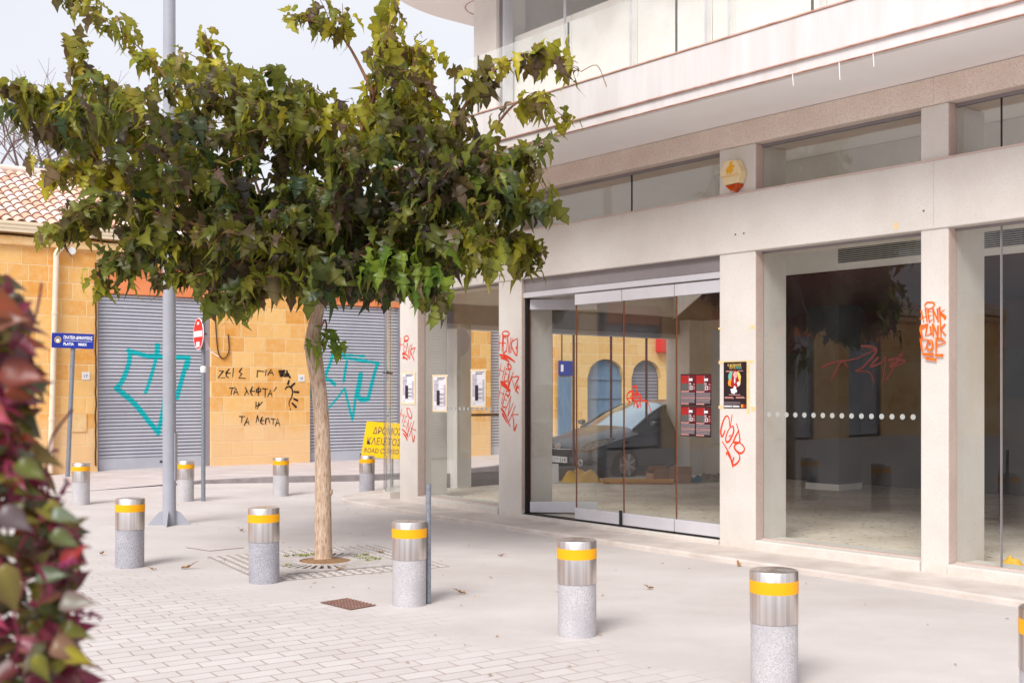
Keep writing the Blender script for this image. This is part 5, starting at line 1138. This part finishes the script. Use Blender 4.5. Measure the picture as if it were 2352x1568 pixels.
MB().prism([p + Vector((0, 0, -.0015)) for p in (z0_, fy, fy - fx, -fx)], (0, 0, .002)).build('lid', M['pavement'], ii)

# ------------------------------------------------------------------ leaves: templates and instancing into one mesh
def lobed():
    half = [(0, 0), (.10, -.07), (.20, -.03), (.28, .10), (.24, .20), (.14, .30), (.21, .39), (.34, .58), (.26, .61), (.15, .58), (.13, .68), (.16, .84), (.08, 1.0), (0, 1.25)]
    return half
def ovate():
    return [(0, 0), (.13, .0), (.25, .10), (.31, .25), (.30, .42), (.23, .60), (.13, .78), (.05, .94), (0, 1.08)]
def leaf_template(half, droop, fold, wave, twist, seed):
    r_ = random.Random(seed); H = [(x * r_.uniform(.88, 1.12), y + r_.uniform(-.02, .02)) for x, y in half]; H[0] = (0, 0)
    V = []; Fs = []; n = len(H)
    def shape(x, y):
        yy = max(0, y); z = -droop * yy * yy + fold * abs(x) + wave * math.sin(9 * y + 4 * x)
        return (x + twist * yy * yy, y * (1 - .25 * droop * yy), z)
    for x, y in H: V.append(shape(0, min(max(y, 0), 1.12)))
    for s_ in (1, -1):
        k = len(V)
        for x, y in H: V.append(shape(s_ * x, y))
        for i in range(n - 1): Fs.append((i, k + i, k + i + 1, i + 1) if s_ == 1 else (i + 1, k + i + 1, k + i, i))
    return np.array(V, dtype=np.float32), np.array(Fs, dtype=np.int32)
def leaf_mesh(name, temps, inst, mat, parent, vein=1.45, edge=None):
    """inst: list of (template, 3x3 axes as columns, position, scale, colour)"""
    VV = []; FF = []; CC = []; k = 0
    for t, A, p, s_, c in inst:
        v, f = temps[t]; VV.append((v * s_) @ A.T + p); FF.append(f + k); cv = np.tile(np.array([*c, 1], dtype=np.float32), (len(v), 1)); nm_ = len(v) // 3; cv[:nm_, :3] *= vein
        if edge: c2 = edge[int(abs(p[0] * 7919 + p[2] * 104729) * 10) % len(edge)]; wgt = np.clip(.05 + .35 * v[nm_:, 1:2] + np.abs(v[nm_:, 0:1]) * .5, 0, .55); cv[nm_:, :3] = cv[nm_:, :3] * (1 - wgt) + np.array(c2) * wgt
        CC.append(cv); k += len(v)
    V = np.concatenate(VV).astype(np.float32); Fa = np.concatenate(FF); C = np.concatenate(CC)
    me = bpy.data.meshes.new(name); me.vertices.add(len(V)); me.vertices.foreach_set('co', V.ravel())
    me.loops.add(Fa.size); me.loops.foreach_set('vertex_index', Fa.ravel()); me.polygons.add(len(Fa))
    me.polygons.foreach_set('loop_start', np.arange(0, Fa.size, 4, dtype=np.int32)); me.update(calc_edges=True); me.validate()
    at = me.color_attributes.new('Col', 'FLOAT_COLOR', 'POINT'); at.data.foreach_set('color', C.ravel())
    me.polygons.foreach_set('use_smooth', np.ones(len(me.polygons), dtype=bool)); me.materials.append(mat)
    o = bpy.data.objects.new(name, me); COL.objects.link(o); o.parent = parent; return o
def axes(tip, nrm):
    y = np.array(tip, dtype=float); y /= np.linalg.norm(y) + 1e-9; n_ = np.array(nrm, dtype=float); n_ = n_ - y * n_.dot(y)
    if np.linalg.norm(n_) < 1e-3: n_ = np.cross(y, [1, 0, .3])
    n_ /= np.linalg.norm(n_); x = np.cross(y, n_); return np.stack([x, y, n_], axis=1)
def lobed_wide(): return [(0, 0), (.14, -.08), (.30, -.03), (.40, .13), (.33, .23), (.23, .31), (.31, .40), (.44, .57), (.36, .62), (.24, .60), (.20, .68), (.22, .82), (.12, .95), (0, 1.12)]
TT = [leaf_template(lobed() if k % 2 else lobed_wide(), random.uniform(.2, .8), random.uniform(-.25, .5), random.uniform(.03, .1), random.uniform(-.18, .18), 100 + k) for k in range(10)]

# ------------------------------------------------------------------ the mulberry tree
tree = empty('mulberry_tree', tb, 0, 'bushy mulberry tree with large lobed green and purplish leaves growing from the grate', 'tree')
TY = tb.y
def TP(u, v, dy=0): Y = TY + dy; return Vector(((u - CX) / F * Y, Y, CAMH - (v - YH) / F * Y)) - tb
trunk = MB()
tp_ = [(743, 1290, 0), (743, 1275, 0), (742.5, 1240, 0), (742, 1150, 0), (741.5, 1060, 0), (738, 960, 0), (732, 890, .0), (723, 830, .0), (719, 785, .0), (725, 735, 0), (733, 690, 0), (738, 640, 0)]
trunk.tube(smooth_path([TP(*p) for p in tp_], 4), list(np.interp(np.linspace(0, 1, 45), [0, .03, .09, .3, .55, .68, .72, .8, 1], [.120, .102, .088, .079, .074, .082, .084, .066, .062])), 18)
tro = trunk.build('trunk', M['bark'], tree, smooth=True)
kn = MB(); c = TP(704, 800, -.0); kn.tube([c + Vector((.07, 0, -.04)), c + Vector((.02, -.01, 0)), c + Vector((-.012, -.01, .03))], [.06, .045, .02], 10)
c = TP(762, 1130, 0); kn.tube([c + Vector((-.03, 0, -.02)), c + Vector((-.006, -.01, 0)), c + Vector((.004, -.01, .03))], [.03, .022, .01], 8); kn.build('knot', M['bark'], tro, smooth=True)
limbs = {
 'a': [(738, 650, 0), (650, 585, -.2), (560, 490, -.35), (480, 415, -.45), (390, 350, -.5), (270, 290, -.55), (130, 235, -.6), (15, 205, -.6)],
 'b': [(560, 490, -.35), (480, 350, -.1), (430, 250, .1), (340, 130, .2), (240, 45, .25), (150, -25, .3)],
 'c': [(480, 415, -.45), (340, 320, -.55), (250, 230, -.5), (190, 150, -.5), (172, 90, -.5)],
 'd': [(650, 585, -.2), (580, 400, .3), (520, 230, .45), (470, 70, .5)],
 'd2': [(580, 400, .3), (640, 260, .4), (720, 230, .45)],
 'e': [(738, 640, 0), (790, 510, .1), (810, 360, .15), (860, 220, .2), (895, 80, .2), (880, -50, .2)],
 'e2': [(860, 220, .2), (790, 90, .35), (720, 50, .4), (650, 45, .45)],
 'e3': [(870, 190, .2), (940, 110, .1), (950, 180, .1), (960, 260, .0)],
 'f': [(738, 640, 0), (880, 530, -.2), (1000, 380, -.3), (1070, 240, -.35), (1160, 145, -.35), (1260, 130, -.4), (1335, 165, -.45)],
 'g': [(880, 530, -.2), (1040, 420, -.35), (1130, 300, -.3), (1190, 235, -.25), (1250, 235, -.2), (1300, 275, -.2)],
 'h': [(880, 530, -.2), (1040, 480, -.5), (1130, 410, -.55), (1200, 360, -.6), (1215, 420, -.6)],
 'i': [(1000, 520, -.4), (1100, 560, -.5), (1150, 540, -.5), (1210, 565, -.5)],
 'j': [(700, 640, -.1), (560, 590, -.5), (420, 560, -.8), (320, 575, -.85), (250, 620, -.85)],
 'k': [(560, 600, -.4), (460, 630, -.8), (410, 640, -.8)],
 'l': [(738, 680, 0), (850, 640, -.6), (940, 640, -.9), (985, 690, -1.0)],
 'l2': [(850, 640, -.6), (960, 560, -.9), (1060, 540, -1.0), (1100, 610, -1.0)],
 'm': [(738, 640, 0), (800, 560, .6), (900, 470, .9), (1000, 430, 1.1), (1090, 470, 1.1)],
 'n': [(650, 585, -.2), (540, 480, .7), (400, 440, 1.0), (250, 400, 1.0), (160, 380, .9)],
 'o': [(738, 640, 0), (690, 590, -.6), (600, 550, -1.1), (500, 530, -1.3)],
 'p': [(738, 640, 0), (760, 520, -.7), (780, 430, -1.0), (800, 340, -1.0)],
 'q': [(480, 415, -.45), (330, 420, -.5), (200, 395, -.5), (115, 400, -.5)],
 'r': [(390, 350, -.5), (250, 340, -.3), (150, 290, -.2), (40, 240, -.1)],
 's': [(738, 640, 0), (700, 540, .6), (680, 440, .9), (640, 330, .9)],
 't': [(800, 520, .1), (930, 420, .3), (980, 300, .3), (1000, 220, .2)],
 'u': [(560, 560, -.6), (400, 500, -.9), (280, 480, -.9), (200, 500, -.9), (160, 530, -.9)],
 'v': [(738, 660, 0), (700, 650, -.4), (620, 650, -.7), (560, 670, -.8), (520, 690, -.8)],
 'w': [(738, 640, 0), (850, 560, -.7), (960, 480, -1.0), (1060, 400, -1.0), (1130, 360, -1.0)],
 'x': [(1060, 480, -.5), (1110, 500, -.7), (1150, 480, -.7), (1190, 480, -.7)],
 'y': [(738, 640, 0), (780, 640, .5), (860, 620, .9), (960, 600, 1.0)],
 'z': [(738, 640, 0), (640, 620, .5), (520, 600, .9), (420, 620, 1.0)],
}
PAL_G = [srgb(78, 96, 50), srgb(66, 88, 52), srgb(92, 106, 48), srgb(58, 78, 50), srgb(104, 116, 52), srgb(70, 84, 58)]
PAL_Y = [srgb(158, 152, 46), srgb(170, 158, 42), srgb(138, 140, 46), srgb(178, 166, 54), srgb(146, 128, 42)]  # young yellow-green, with sky backlight put into the colour
PAL_P = [srgb(80, 62, 58), srgb(92, 72, 68), srgb(66, 52, 52), srgb(112, 90, 80), srgb(88, 68, 48)]
PAL_B = [srgb(100, 122, 44), srgb(118, 136, 50), srgb(86, 112, 44)]
bmb = MB(); inst = []
from mathutils import noise as mnoise
def mixc(a, b, t): return tuple(x + (y - x) * t for x, y in zip(a, b))
def add_leaf(p, outd, tipy, sc=None):
    s_ = sc or random.choice((random.uniform(.08, .13), random.uniform(.12, .19), random.uniform(.16, .24)))
    tip = Vector((outd.x * .5 + random.uniform(-.4, .4), outd.y * .5 + random.uniform(-.4, .4), -.9 + random.uniform(-.2, .6)))
    if random.random() < .25: tip.z += .7
    nrm = Vector((outd.x + random.uniform(-.8, .8), outd.y + random.uniform(-.8, .8), .6 + random.uniform(-.3, .5)))
    py, pp = tipy; q = Vector(p)
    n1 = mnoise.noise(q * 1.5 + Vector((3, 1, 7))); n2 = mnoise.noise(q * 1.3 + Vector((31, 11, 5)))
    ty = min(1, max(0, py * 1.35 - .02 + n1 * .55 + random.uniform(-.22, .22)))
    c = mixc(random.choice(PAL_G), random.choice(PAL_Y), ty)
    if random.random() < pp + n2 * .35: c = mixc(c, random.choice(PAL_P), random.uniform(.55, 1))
    k = random.uniform(.46, .82) * (1 + .75 * ty); c = tuple(x * k for x in c)  # yellower leaves also brightened, as if lit from behind
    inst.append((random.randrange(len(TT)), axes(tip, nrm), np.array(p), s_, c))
    if random.random() < .35: bmb.tube([p - outd * .07 + Vector((0, 0, .01)), p], .0022, 4, cap=False)
def foliate(pts, dens, tipy, spread=.0):
    """petioled leaves along a twig"""
    L = sum((pts[i + 1] - pts[i]).length for i in range(len(pts) - 1)); n = max(2, int(L * dens * 1.3))
    for k in range(n):
        t = random.random() * (len(pts) - 1); i = min(int(t), len(pts) - 2); p = pts[i].lerp(pts[i + 1], t - i)
        a = random.uniform(0, 6.28); o = Vector((math.cos(a), math.sin(a), random.uniform(-.2, .5))) * random.uniform(.04, .11)
        add_leaf(p + o, o.normalized(), tipy)
for nme, L_ in limbs.items():
    P = smooth_path([TP(*q) for q in L_], 5); n = len(P)
    main = nme in 'aefhg'; r0 = .042 if nme in ('a', 'e', 'f') else (.03 if main else .02)
    rad = [.003 + (r0 - .003) * (1 - k / (n - 1)) ** 1.5 for k in range(n)]
    bmb.tube(P, rad, 7)
    yel = .12 + {'a': .45, 'b': .22, 'c': .6, 'd': .65, 'd2': .5, 'e': .5, 'e2': .5, 'e3': .5, 'f': .35, 'g': .45, 't': .5, 'r': .6, 'q': .4, 'j': .25, 'u': .35, 'k': .3}.get(nme, .18)  # upper limbs yellower, painting in the sky's backlight
    pur = {'b': .2, 'm': .5, 'o': .5, 'p': .5, 's': .4, 'w': .45, 'h': .3, 'n': .35, 'z': .4, 'y': .45, 'f': .45}.get(nme, .25)
    start = int(n * .32)
    foliate(P[start:], 21 if nme in ('b', 'c', 'd', 'e2', 'e3', 'f', 'g', 'r', 'd2', 't', 'e') else 30, (yel, pur))
    for k in range(start, n):
        if random.random() < (.45 if nme in 'bcdfgrt' or nme in ('e2', 'e3', 'd2') else .6):
            t = (P[min(k + 1, n - 1)] - P[max(k - 1, 0)]).normalized(); a = random.uniform(0, 6.28)
            inner = 1 - (k / n)
            d_ = (t * random.uniform(.3, .9) + Vector((math.cos(a), math.sin(a), random.uniform(-.25, .6))) * random.uniform(.3, .8)).normalized()
            ln = random.uniform(.14, .30) + .26 * inner
            if nme in 'bc' or nme in ('e2', 'e3', 'f', 'g') and k > n * .6: ln *= .55
            tw = [P[k], P[k] + d_ * ln * .5 + Vector((0, 0, .02)), P[k] + d_ * ln + Vector((0, 0, -.05 * ln))]
            bmb.tube(smooth_path(tw, 3), [.007 - .0008 * i for i in range(7)], 5, cap=False)
            foliate(tw, 20 if nme in 'bcdfgret' or nme in ('e2', 'e3', 'd2') else 30, (yel, pur))
# body of the crown: short shoots through its volume
cen = [((560, 560), (280, 90), -.1, 70), ((820, 560), (280, 90), -.1, 90), ((700, 460), (300, 110), .1, 62), ((940, 480), (200, 100), -.1, 48), ((400, 460), (220, 100), -.2, 40), ((760, 630), (240, 45), -.3, 50), ((900, 320), (120, 110), .1, 17), ((330, 330), (150, 70), -.4, 14), ((560, 320), (190, 110), .3, 24), ((1070, 400), (120, 90), -.4, 20), ((720, 300), (110, 80), .3, 14), ((550, 235), (90, 85), .3, 18), ((650, 260), (90, 60), .3, 16), ((915, 190), (55, 120), .15, 22), ((930, 300), (90, 70), .0, 14), ((300, 255), (130, 60), -.4, 18), ((160, 265), (110, 40), -.5, 14), ((455, 170), (40, 70), .4, 8), ((1000, 360), (120, 70), -.3, 14)]
for (cu, cv), (ru, rv), dy, cnt in cen:
    for k in range(cnt):
        t = random.uniform(0, 6.28); rr = math.sqrt(random.random()); dep = random.uniform(-1.0, 1.0)
        if dep * dep + rr * rr > 1.3: dep *= .5
        p = TP(cu + ru * rr * math.cos(t), cv + rv * rr * math.sin(t), dy + dep)
        a = random.uniform(0, 6.28); d_ = Vector((math.cos(a), math.sin(a), random.uniform(-.2, .5))); ln = random.uniform(.12, .3)
        tw = [p, p + d_ * ln * .5, p + d_ * ln]; bmb.tube(tw, [.006, .005, .003], 5, cap=False)
        up_ = (620 - (cv + rv * rr * math.sin(t))) / 500  # higher shoots get more of the painted backlight
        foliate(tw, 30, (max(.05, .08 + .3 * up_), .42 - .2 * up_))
# bright fresh shoots
for u, v, dy, n in ((960, 640, -1.15, 14), (880, 600, -1.0, 14), (930, 590, -1.1, 8), (745, 775, -.2, 10), (1110, 380, -.9, 9), (1060, 400, -.9, 8), (240, 630, -.9, 6), (440, 210, .0, 4), (1010, 650, -1.1, 8), (1075, 560, -1.0, 6)):
    for k in range(n):
        p = TP(u, v, dy) + Vector((random.uniform(-.18, .18), random.uniform(-.14, .14), random.uniform(-.1, .12))); a = random.uniform(0, 6.28)
        tip = Vector((math.cos(a) * .8, math.sin(a) * .8 - .2, -.75)); c = random.choice(PAL_Y if (u, v) in ((440, 210), (240, 630)) else PAL_B); q_ = random.uniform(.85, 1.15)
        inst.append((random.randrange(len(TT)), axes(tip, Vector((math.cos(a), math.sin(a) - .6, .9))), np.array(p), random.uniform(.12, .21), tuple(x * q_ for x in c)))
bmb.tube(smooth_path([TP(735, 760, 0), TP(745, 735, -.1), TP(750, 745, -.15), TP(748, 760, -.2)], 4), .009, 6)
bmb.tube(smooth_path([TP(1335, 165, -.45), TP(1370, 150, -.5), TP(1388, 185, -.5), TP(1393, 200, -.5)], 4), .004, 5)
bmb.build('branches', M['twig'], tree, smooth=True)
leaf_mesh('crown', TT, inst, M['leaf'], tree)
print('mulberry leaves', len(inst))

# ------------------------------------------------------------------ foreground climbing plant
PY = 1.75
FPp = lambda u, v, dy=0: Vector(((u - CX) / F * (PY + dy), PY + dy, CAMH - (v - YH) / F * (PY + dy)))
vine = empty('climbing_plant', (-.82, PY, 0), 0, 'blurred purple and green climbing plant with magenta buds at the left edge', 'plant')
vo = Vector((-.82, PY, 0))
VT = [leaf_template(ovate(), random.uniform(.1, .7), random.uniform(.1, .6), .03, random.uniform(-.2, .2), 300 + k) for k in range(6)]
edge = [(640, 20), (700, 60), (800, 70), (860, 85), (950, 75), (1050, 95), (1150, 130), (1200, 165), (1260, 185), (1330, 175), (1400, 165), (1480, 185), (1560, 200), (1700, 215)]
def edge_u(v): return float(np.interp(v, [e[0] for e in edge], [e[1] for e in edge]))
VPAL = [srgb(92, 92, 40), srgb(66, 70, 38), srgb(128, 40, 62), srgb(150, 52, 88), srgb(112, 92, 44), srgb(100, 44, 48), srgb(140, 136, 48), srgb(88, 92, 66), srgb(150, 70, 42), srgb(110, 34, 54), srgb(60, 64, 38), srgb(118, 40, 58), srgb(92, 42, 50), srgb(134, 50, 76), srgb(96, 52, 62)]
vi = []; vst = MB(); vfl = MB()
for k in range(2600):
    v = random.uniform(640, 1720); eu = edge_u(v); u = random.uniform(-420, eu - 50) if random.random() < .75 else random.uniform(eu - 90, eu - 25)
    dy = random.uniform(-.10, .35); p = FPp(u, v, dy) - vo
    a = random.uniform(0, 6.28); tip = Vector((math.cos(a) * .7 + .35, math.sin(a) * .5, random.uniform(-.9, .5))); c = random.choice(VPAL); q_ = random.uniform(.75, 1.25)
    vi.append((random.randrange(len(VT)), axes(tip, Vector((random.uniform(-1, 1), -1 + random.uniform(-.3, 1.1), random.uniform(-.2, 1.2)))), np.array(p), random.uniform(.024, .054), tuple(x * q_ for x in c)))
for k in range(420):     # the rest of the plant down to the ground, below the frame
    p = Vector((random.uniform(-.5, .05), random.uniform(-.1, .4), random.uniform(.1, .95))); a = random.uniform(0, 6.28)
    vi.append((random.randrange(len(VT)), axes(Vector((math.cos(a), math.sin(a), -.4)), Vector((0, -1, .6))), np.array(p), random.uniform(.05, .085), random.choice(VPAL)))
# big individual leaves seen along the edge
for u, v, tx, tz, s_, c, dy in ((-45, 690, 1, -.1, .07, srgb(138, 64, 40), -.15), (-70, 750, 1, .05, .08, srgb(140, 96, 80), -.15), (0, 850, 1, -.25, .07, srgb(130, 60, 44), -.12), (-50, 925, .7, -.5, .055, srgb(170, 50, 88), -.15),
                                (40, 1060, .6, -.4, .05, srgb(100, 108, 40), -.1), (118, 1180, 1, .1, .04, srgb(112, 124, 104), -.1), (120, 1220, .7, -.5, .045, srgb(90, 104, 56), -.1), (140, 1290, .8, .4, .045, srgb(150, 36, 40), -.1), (85, 1320, 1, -.1, .045, srgb(100, 114, 84), -.1),
                                (140, 1380, 1, -.15, .05, srgb(126, 126, 112), -.1), (120, 1480, 1, -.2, .055, srgb(140, 110, 84), -.1), (140, 1500, 1, .0, .045, srgb(160, 152, 40), -.1), (0, 1300, .5, -1, .07, srgb(124, 114, 56), -.18), (0, 1170, .7, -.5, .055, srgb(100, 90, 92), -.15), (140, 1280, 1, -.3, .035, srgb(130, 50, 50), -.08)):
    vi.append((random.randrange(len(VT)), axes(Vector((tx, -.1, tz)), Vector((random.uniform(-.3, .3), -1, .5))), np.array(FPp(u, v, dy) - vo), s_, c))
for k in range(26):
    v0 = random.uniform(900, 1650); u0 = random.uniform(-150, edge_u(v0) - 40); dy = random.uniform(-.1, .2)
    P = [FPp(u0 + j * random.uniform(-4, 14), v0 - j * 60, dy) - vo for j in range(6)]; vst.tube(smooth_path(P, 3), .0022, 5)
for k in range(18):
    v0 = random.uniform(1050, 1620); u0 = edge_u(v0) + random.uniform(-70, 5); dy = random.uniform(-.12, .1); p = FPp(u0, v0, dy) - vo
    d_ = Vector((random.uniform(.2, 1), random.uniform(-.4, .4), random.uniform(-.2, 1))).normalized(); L = random.uniform(.02, .05)
    vst.tube([p, p + d_ * L], .0015, 5)
    for j in range(9):
        q = p + d_ * L * (.25 + j / 11) + Vector((random.uniform(-.004, .004), random.uniform(-.004, .004), random.uniform(-.004, .004)))
        vfl.tube([q - d_ * .003, q, q + d_ * .003], [.0012, .0035, .0012], 6)
vst.tube(smooth_path([Vector((-.1, .1, 0)), Vector((-.12, .12, .6)), Vector((-.05, .1, 1.2)), Vector((-.1, .1, 1.7))], 6), .008, 8)
vst.tube(smooth_path([Vector((-.25, .2, 0)), Vector((-.2, .22, .7)), Vector((-.3, .2, 1.3)), Vector((-.2, .15, 1.8))], 6), .008, 8)
vi = [(t, A, p, s_, tuple(x * .82 for x in c)) for t, A, p, s_, c in vi]  # whole plant dimmed evenly: its shadow put into the leaf colour
leaf_mesh('foliage', VT, vi, M['vine_leaf'], vine, 1.3, [tuple(x * .8 for x in c) for c in VPAL]); vst.build('stems', M['vine_stem'], vine, smooth=True); vfl.build('buds', M['flower'], vine, smooth=True)

# ------------------------------------------------------------------ fallen leaves
fl_pos = [(232, 1272, 'fallen dry leaf on the paving at the left, near the plant'), (358, 1307, 'small curled dry leaf just right of the lamp post bollard'), (418, 1305, 'larger curled dry leaf between two bollards left of the tree'), (553, 1218, 'dry leaf on the paving beyond the inspection cover'), (1145, 1275, 'dry leaf on the paving below the graffiti pillar'),
          (1068, 1362, 'dry leaf lying right of the galvanised post'), (1498, 1350, 'dry leaf right of the bollard by the glass doors'), (1699, 1299, 'dry leaf lying at the foot of the poster pillar step'), (1130, 1326, 'tiny dry leaf between the galvanised post and the doors'), (2265, 1590, 'dry leaf at the bottom right beside the cut off bollard'),
          (1128, 1548, 'tiny dry leaf on the blocks at the bottom centre'), (775, 1308, 'dry leaf on the front edge of the tree grate'), (880, 1268, 'dry leaf on the studded paving behind the grate'), (620, 1318, 'dry leaf beside the bollard in front of the tree')]
for k, (u, v, lab) in enumerate(fl_pos):
    p = G(u, v, .006); hv, hf = leaf_template(lobed(), random.uniform(-.5, -.2), random.uniform(.3, .8), .06, random.uniform(-.3, .3), 500 + k)
    s_ = {2: .11, 1: .06, 8: .03, 10: .035, 4: .06}.get(k, .075) * random.uniform(.9, 1.1)
    hv = hv * s_; hv[:, 2] -= hv[:, 2].min(); mb = MB(); mb.add([tuple(x) for x in hv], [tuple(x) for x in hf])
    o = mb.build('fallen_leaf', M['dry_leaf'], smooth=True); o.location = p; o.rotation_euler = (0, 0, random.uniform(0, 6.28)); tag(o, lab, 'leaf', 'dry leaves fallen on the paving')

lt_ = MB()
for k in range(230):
    x, y = random.uniform(-5, 5), random.uniform(6, 17)
    if random.random() < .4: x, y = -1.83 + random.gauss(0, .9), 11.14 + random.gauss(0, .7)
    a = random.uniform(0, 6.28); l = random.uniform(.006, .022); c, s_ = math.cos(a) * l, math.sin(a) * l; z = .006
    lt_.add([(x - c, y - s_, z), (x + s_ * .4, y - c * .4, z + .004), (x + c, y + s_, z + .002), (x - s_ * .4, y + c * .4, z + .006)], [(0, 1, 2, 3)])
tag(lt_.build('leaf_litter', M['dry_leaf']), kind='stuff')
# ------------------------------------------------------------------ rubbish inside the shop
FZ = .09
def rag(name, mat, loc, a, b, h, label, cat, ang=0, n=16, seed=1):
    r_ = random.Random(seed); mb = MB(); V = []; 
    for i in range(n + 1):
        for j in range(n + 1):
            x = (i / n - .5) * 2; y = (j / n - .5) * 2; e = max(0, 1 - (abs(x) ** 3)) * max(0, 1 - abs(y) ** 2.4)
            V.append((x * a, y * b, h * e * (.75 + .35 * math.sin(5 * x + seed) * math.cos(4 * y + seed * 2) + .12 * r_.uniform(-1, 1)) + .003))
    mb.add(V, [(i * (n + 1) + j, (i + 1) * (n + 1) + j, (i + 1) * (n + 1) + j + 1, i * (n + 1) + j + 1) for i in range(n) for j in range(n)])
    o = mb.build(name, M[mat], smooth=True); o.location = loc; o.rotation_euler.z = ang; return tag(o, label, cat)
gp = lambda u, v: G(u, v, FZ)
p = gp(1336, 1108); rag('plastic_sheet', 'yellow_sheet', (p.x, p.y + .2, FZ), .36, .22, .24, 'crumpled yellow plastic sheet on the shop floor in front of the car', 'plastic sheet', .1, seed=2)
p = gp(1385, 1111); q = gp(1548, 1112); tag(MB().tube([(p.x, p.y, FZ + .05), (q.x, q.y, FZ + .05)], .045, 12).build('floor_tube', M['ochre_tube'], smooth=True), 'long ochre tube lying on the shop floor beside the yellow sheet', 'tube')
def cbox(loc, w_, d_, h, ang, lab):
    r_ = empty('cardboard_box', loc, ang, lab, 'box', 'cardboard boxes on the shop floor')
    MB().box(WORLD, -w_ / 2, w_ / 2, -d_ / 2, d_ / 2, 0, h).build('carton', M['cardboard'], r_, bevel=.006)
    MB().prism([(-w_ / 2, -d_ / 2, h), (w_ / 2, -d_ / 2, h), (w_ / 2 + .02, -d_ / 2 - .12, h + .10), (-w_ / 2 + .02, -d_ / 2 - .12, h + .10)], (0, 0, .006)).build('flap', M['cardboard'], r_)
    MB().prism([(-w_ / 2, d_ / 2, h), (w_ / 2, d_ / 2, h), (w_ / 2, d_ / 2 - .1, h + .12), (-w_ / 2, d_ / 2 - .1, h + .12)], (0, 0, .006)).build('flap', M['cardboard'], r_)
p = gp(1516, 1109); cbox((p.x, p.y + .2, FZ), .34, .3, .16, .3, 'left of two open cardboard boxes behind the glass door')
p = gp(1566, 1109); cbox((p.x, p.y + .15, FZ), .38, .3, .15, -.2, 'right of two open cardboard boxes, next to the blue cloth')
p = gp(1606, 1107); rag('blue_rag', 'blue_cloth', (p.x, p.y + .1, FZ), .2, .14, .1, 'blue cloth lying on the floor right of the cardboard boxes', 'cloth', .2, seed=5)
p = gp(1636, 1107); rag('rubble_heap', 'rubble', (p.x, p.y + .15, FZ), .25, .18, .16, 'small heap of rubble and paper at the right behind the glass door', 'rubble', .2, seed=8)
p = gp(1275, 1108); tag(MB().box(WORLD, -.06, .06, -.06, .06, 0, .33).build('paper_carton', M['paper'], bevel=.01), 'upright pale carton on the floor left of the yellow sheet', 'carton').location = (p.x, p.y, FZ)
p = gp(1031, 1111); gb = MB(); gb.tube(smooth_path([(0, 0, 0), (.01, 0, .2), (-.01, 0, .42), (.0, 0, .58)], 4), list(np.interp(np.linspace(0, 1, 13), [0, .3, .8, 1], [.10, .09, .06, .10])), 14); o = gb.build('green_bag', M['green_bag'], smooth=True); o.location = (p.x, p.y, FZ); tag(o, 'tall narrow green bag standing behind the window with the posters', 'bag')
p = gp(2325, 1300); rag('yellow_paper', 'yellow_sheet', (p.x, p.y, FZ), .09, .08, .09, 'crumpled yellow paper on the floor behind the far right window', 'paper', .2, n=10, seed=3)

# ------------------------------------------------------------------ bare tree behind the roof
bt = empty('bare_tree', (-15.8, 37, 1.3), 0, 'leafless tree with fine grey branches behind the tiled roof', 'tree')
bm_ = MB()
def grow(p, d_, L, r_, lev):
    q = p + d_ * L; bm_.tube([p, p.lerp(q, .5) + Vector((random.uniform(-.06, .06),) * 3) * L * .6, q], [r_, r_ * .85, r_ * .7], 5 if lev > 1 else 8, cap=False)
    if lev >= 6: return
    for k in range(3 if lev < 5 else 2):
        a = random.uniform(0, 6.28); nd = (d_ + Vector((math.cos(a), math.sin(a), random.uniform(-.25, .45))) * random.uniform(.5, .95)).normalized(); grow(q if k < 2 else p.lerp(q, .6), nd, L * random.uniform(.66, .85), r_ * .62, lev + 1)
for k in range(5):
    a = k * 1.256; grow(Vector((0, 0, 5.4)), Vector((math.cos(a) * .75, math.sin(a) * .75, .6)).normalized(), 1.9, .075, 1)
bt_t = MB().tube([(0, 0, -1.3), (.05, 0, 2.5), (0, 0, 5.5)], [.2, .15, .12], 10).build('trunk', M['bare_twig'], bt, smooth=True)
bm_.build('crown', M['bare_twig'], bt)
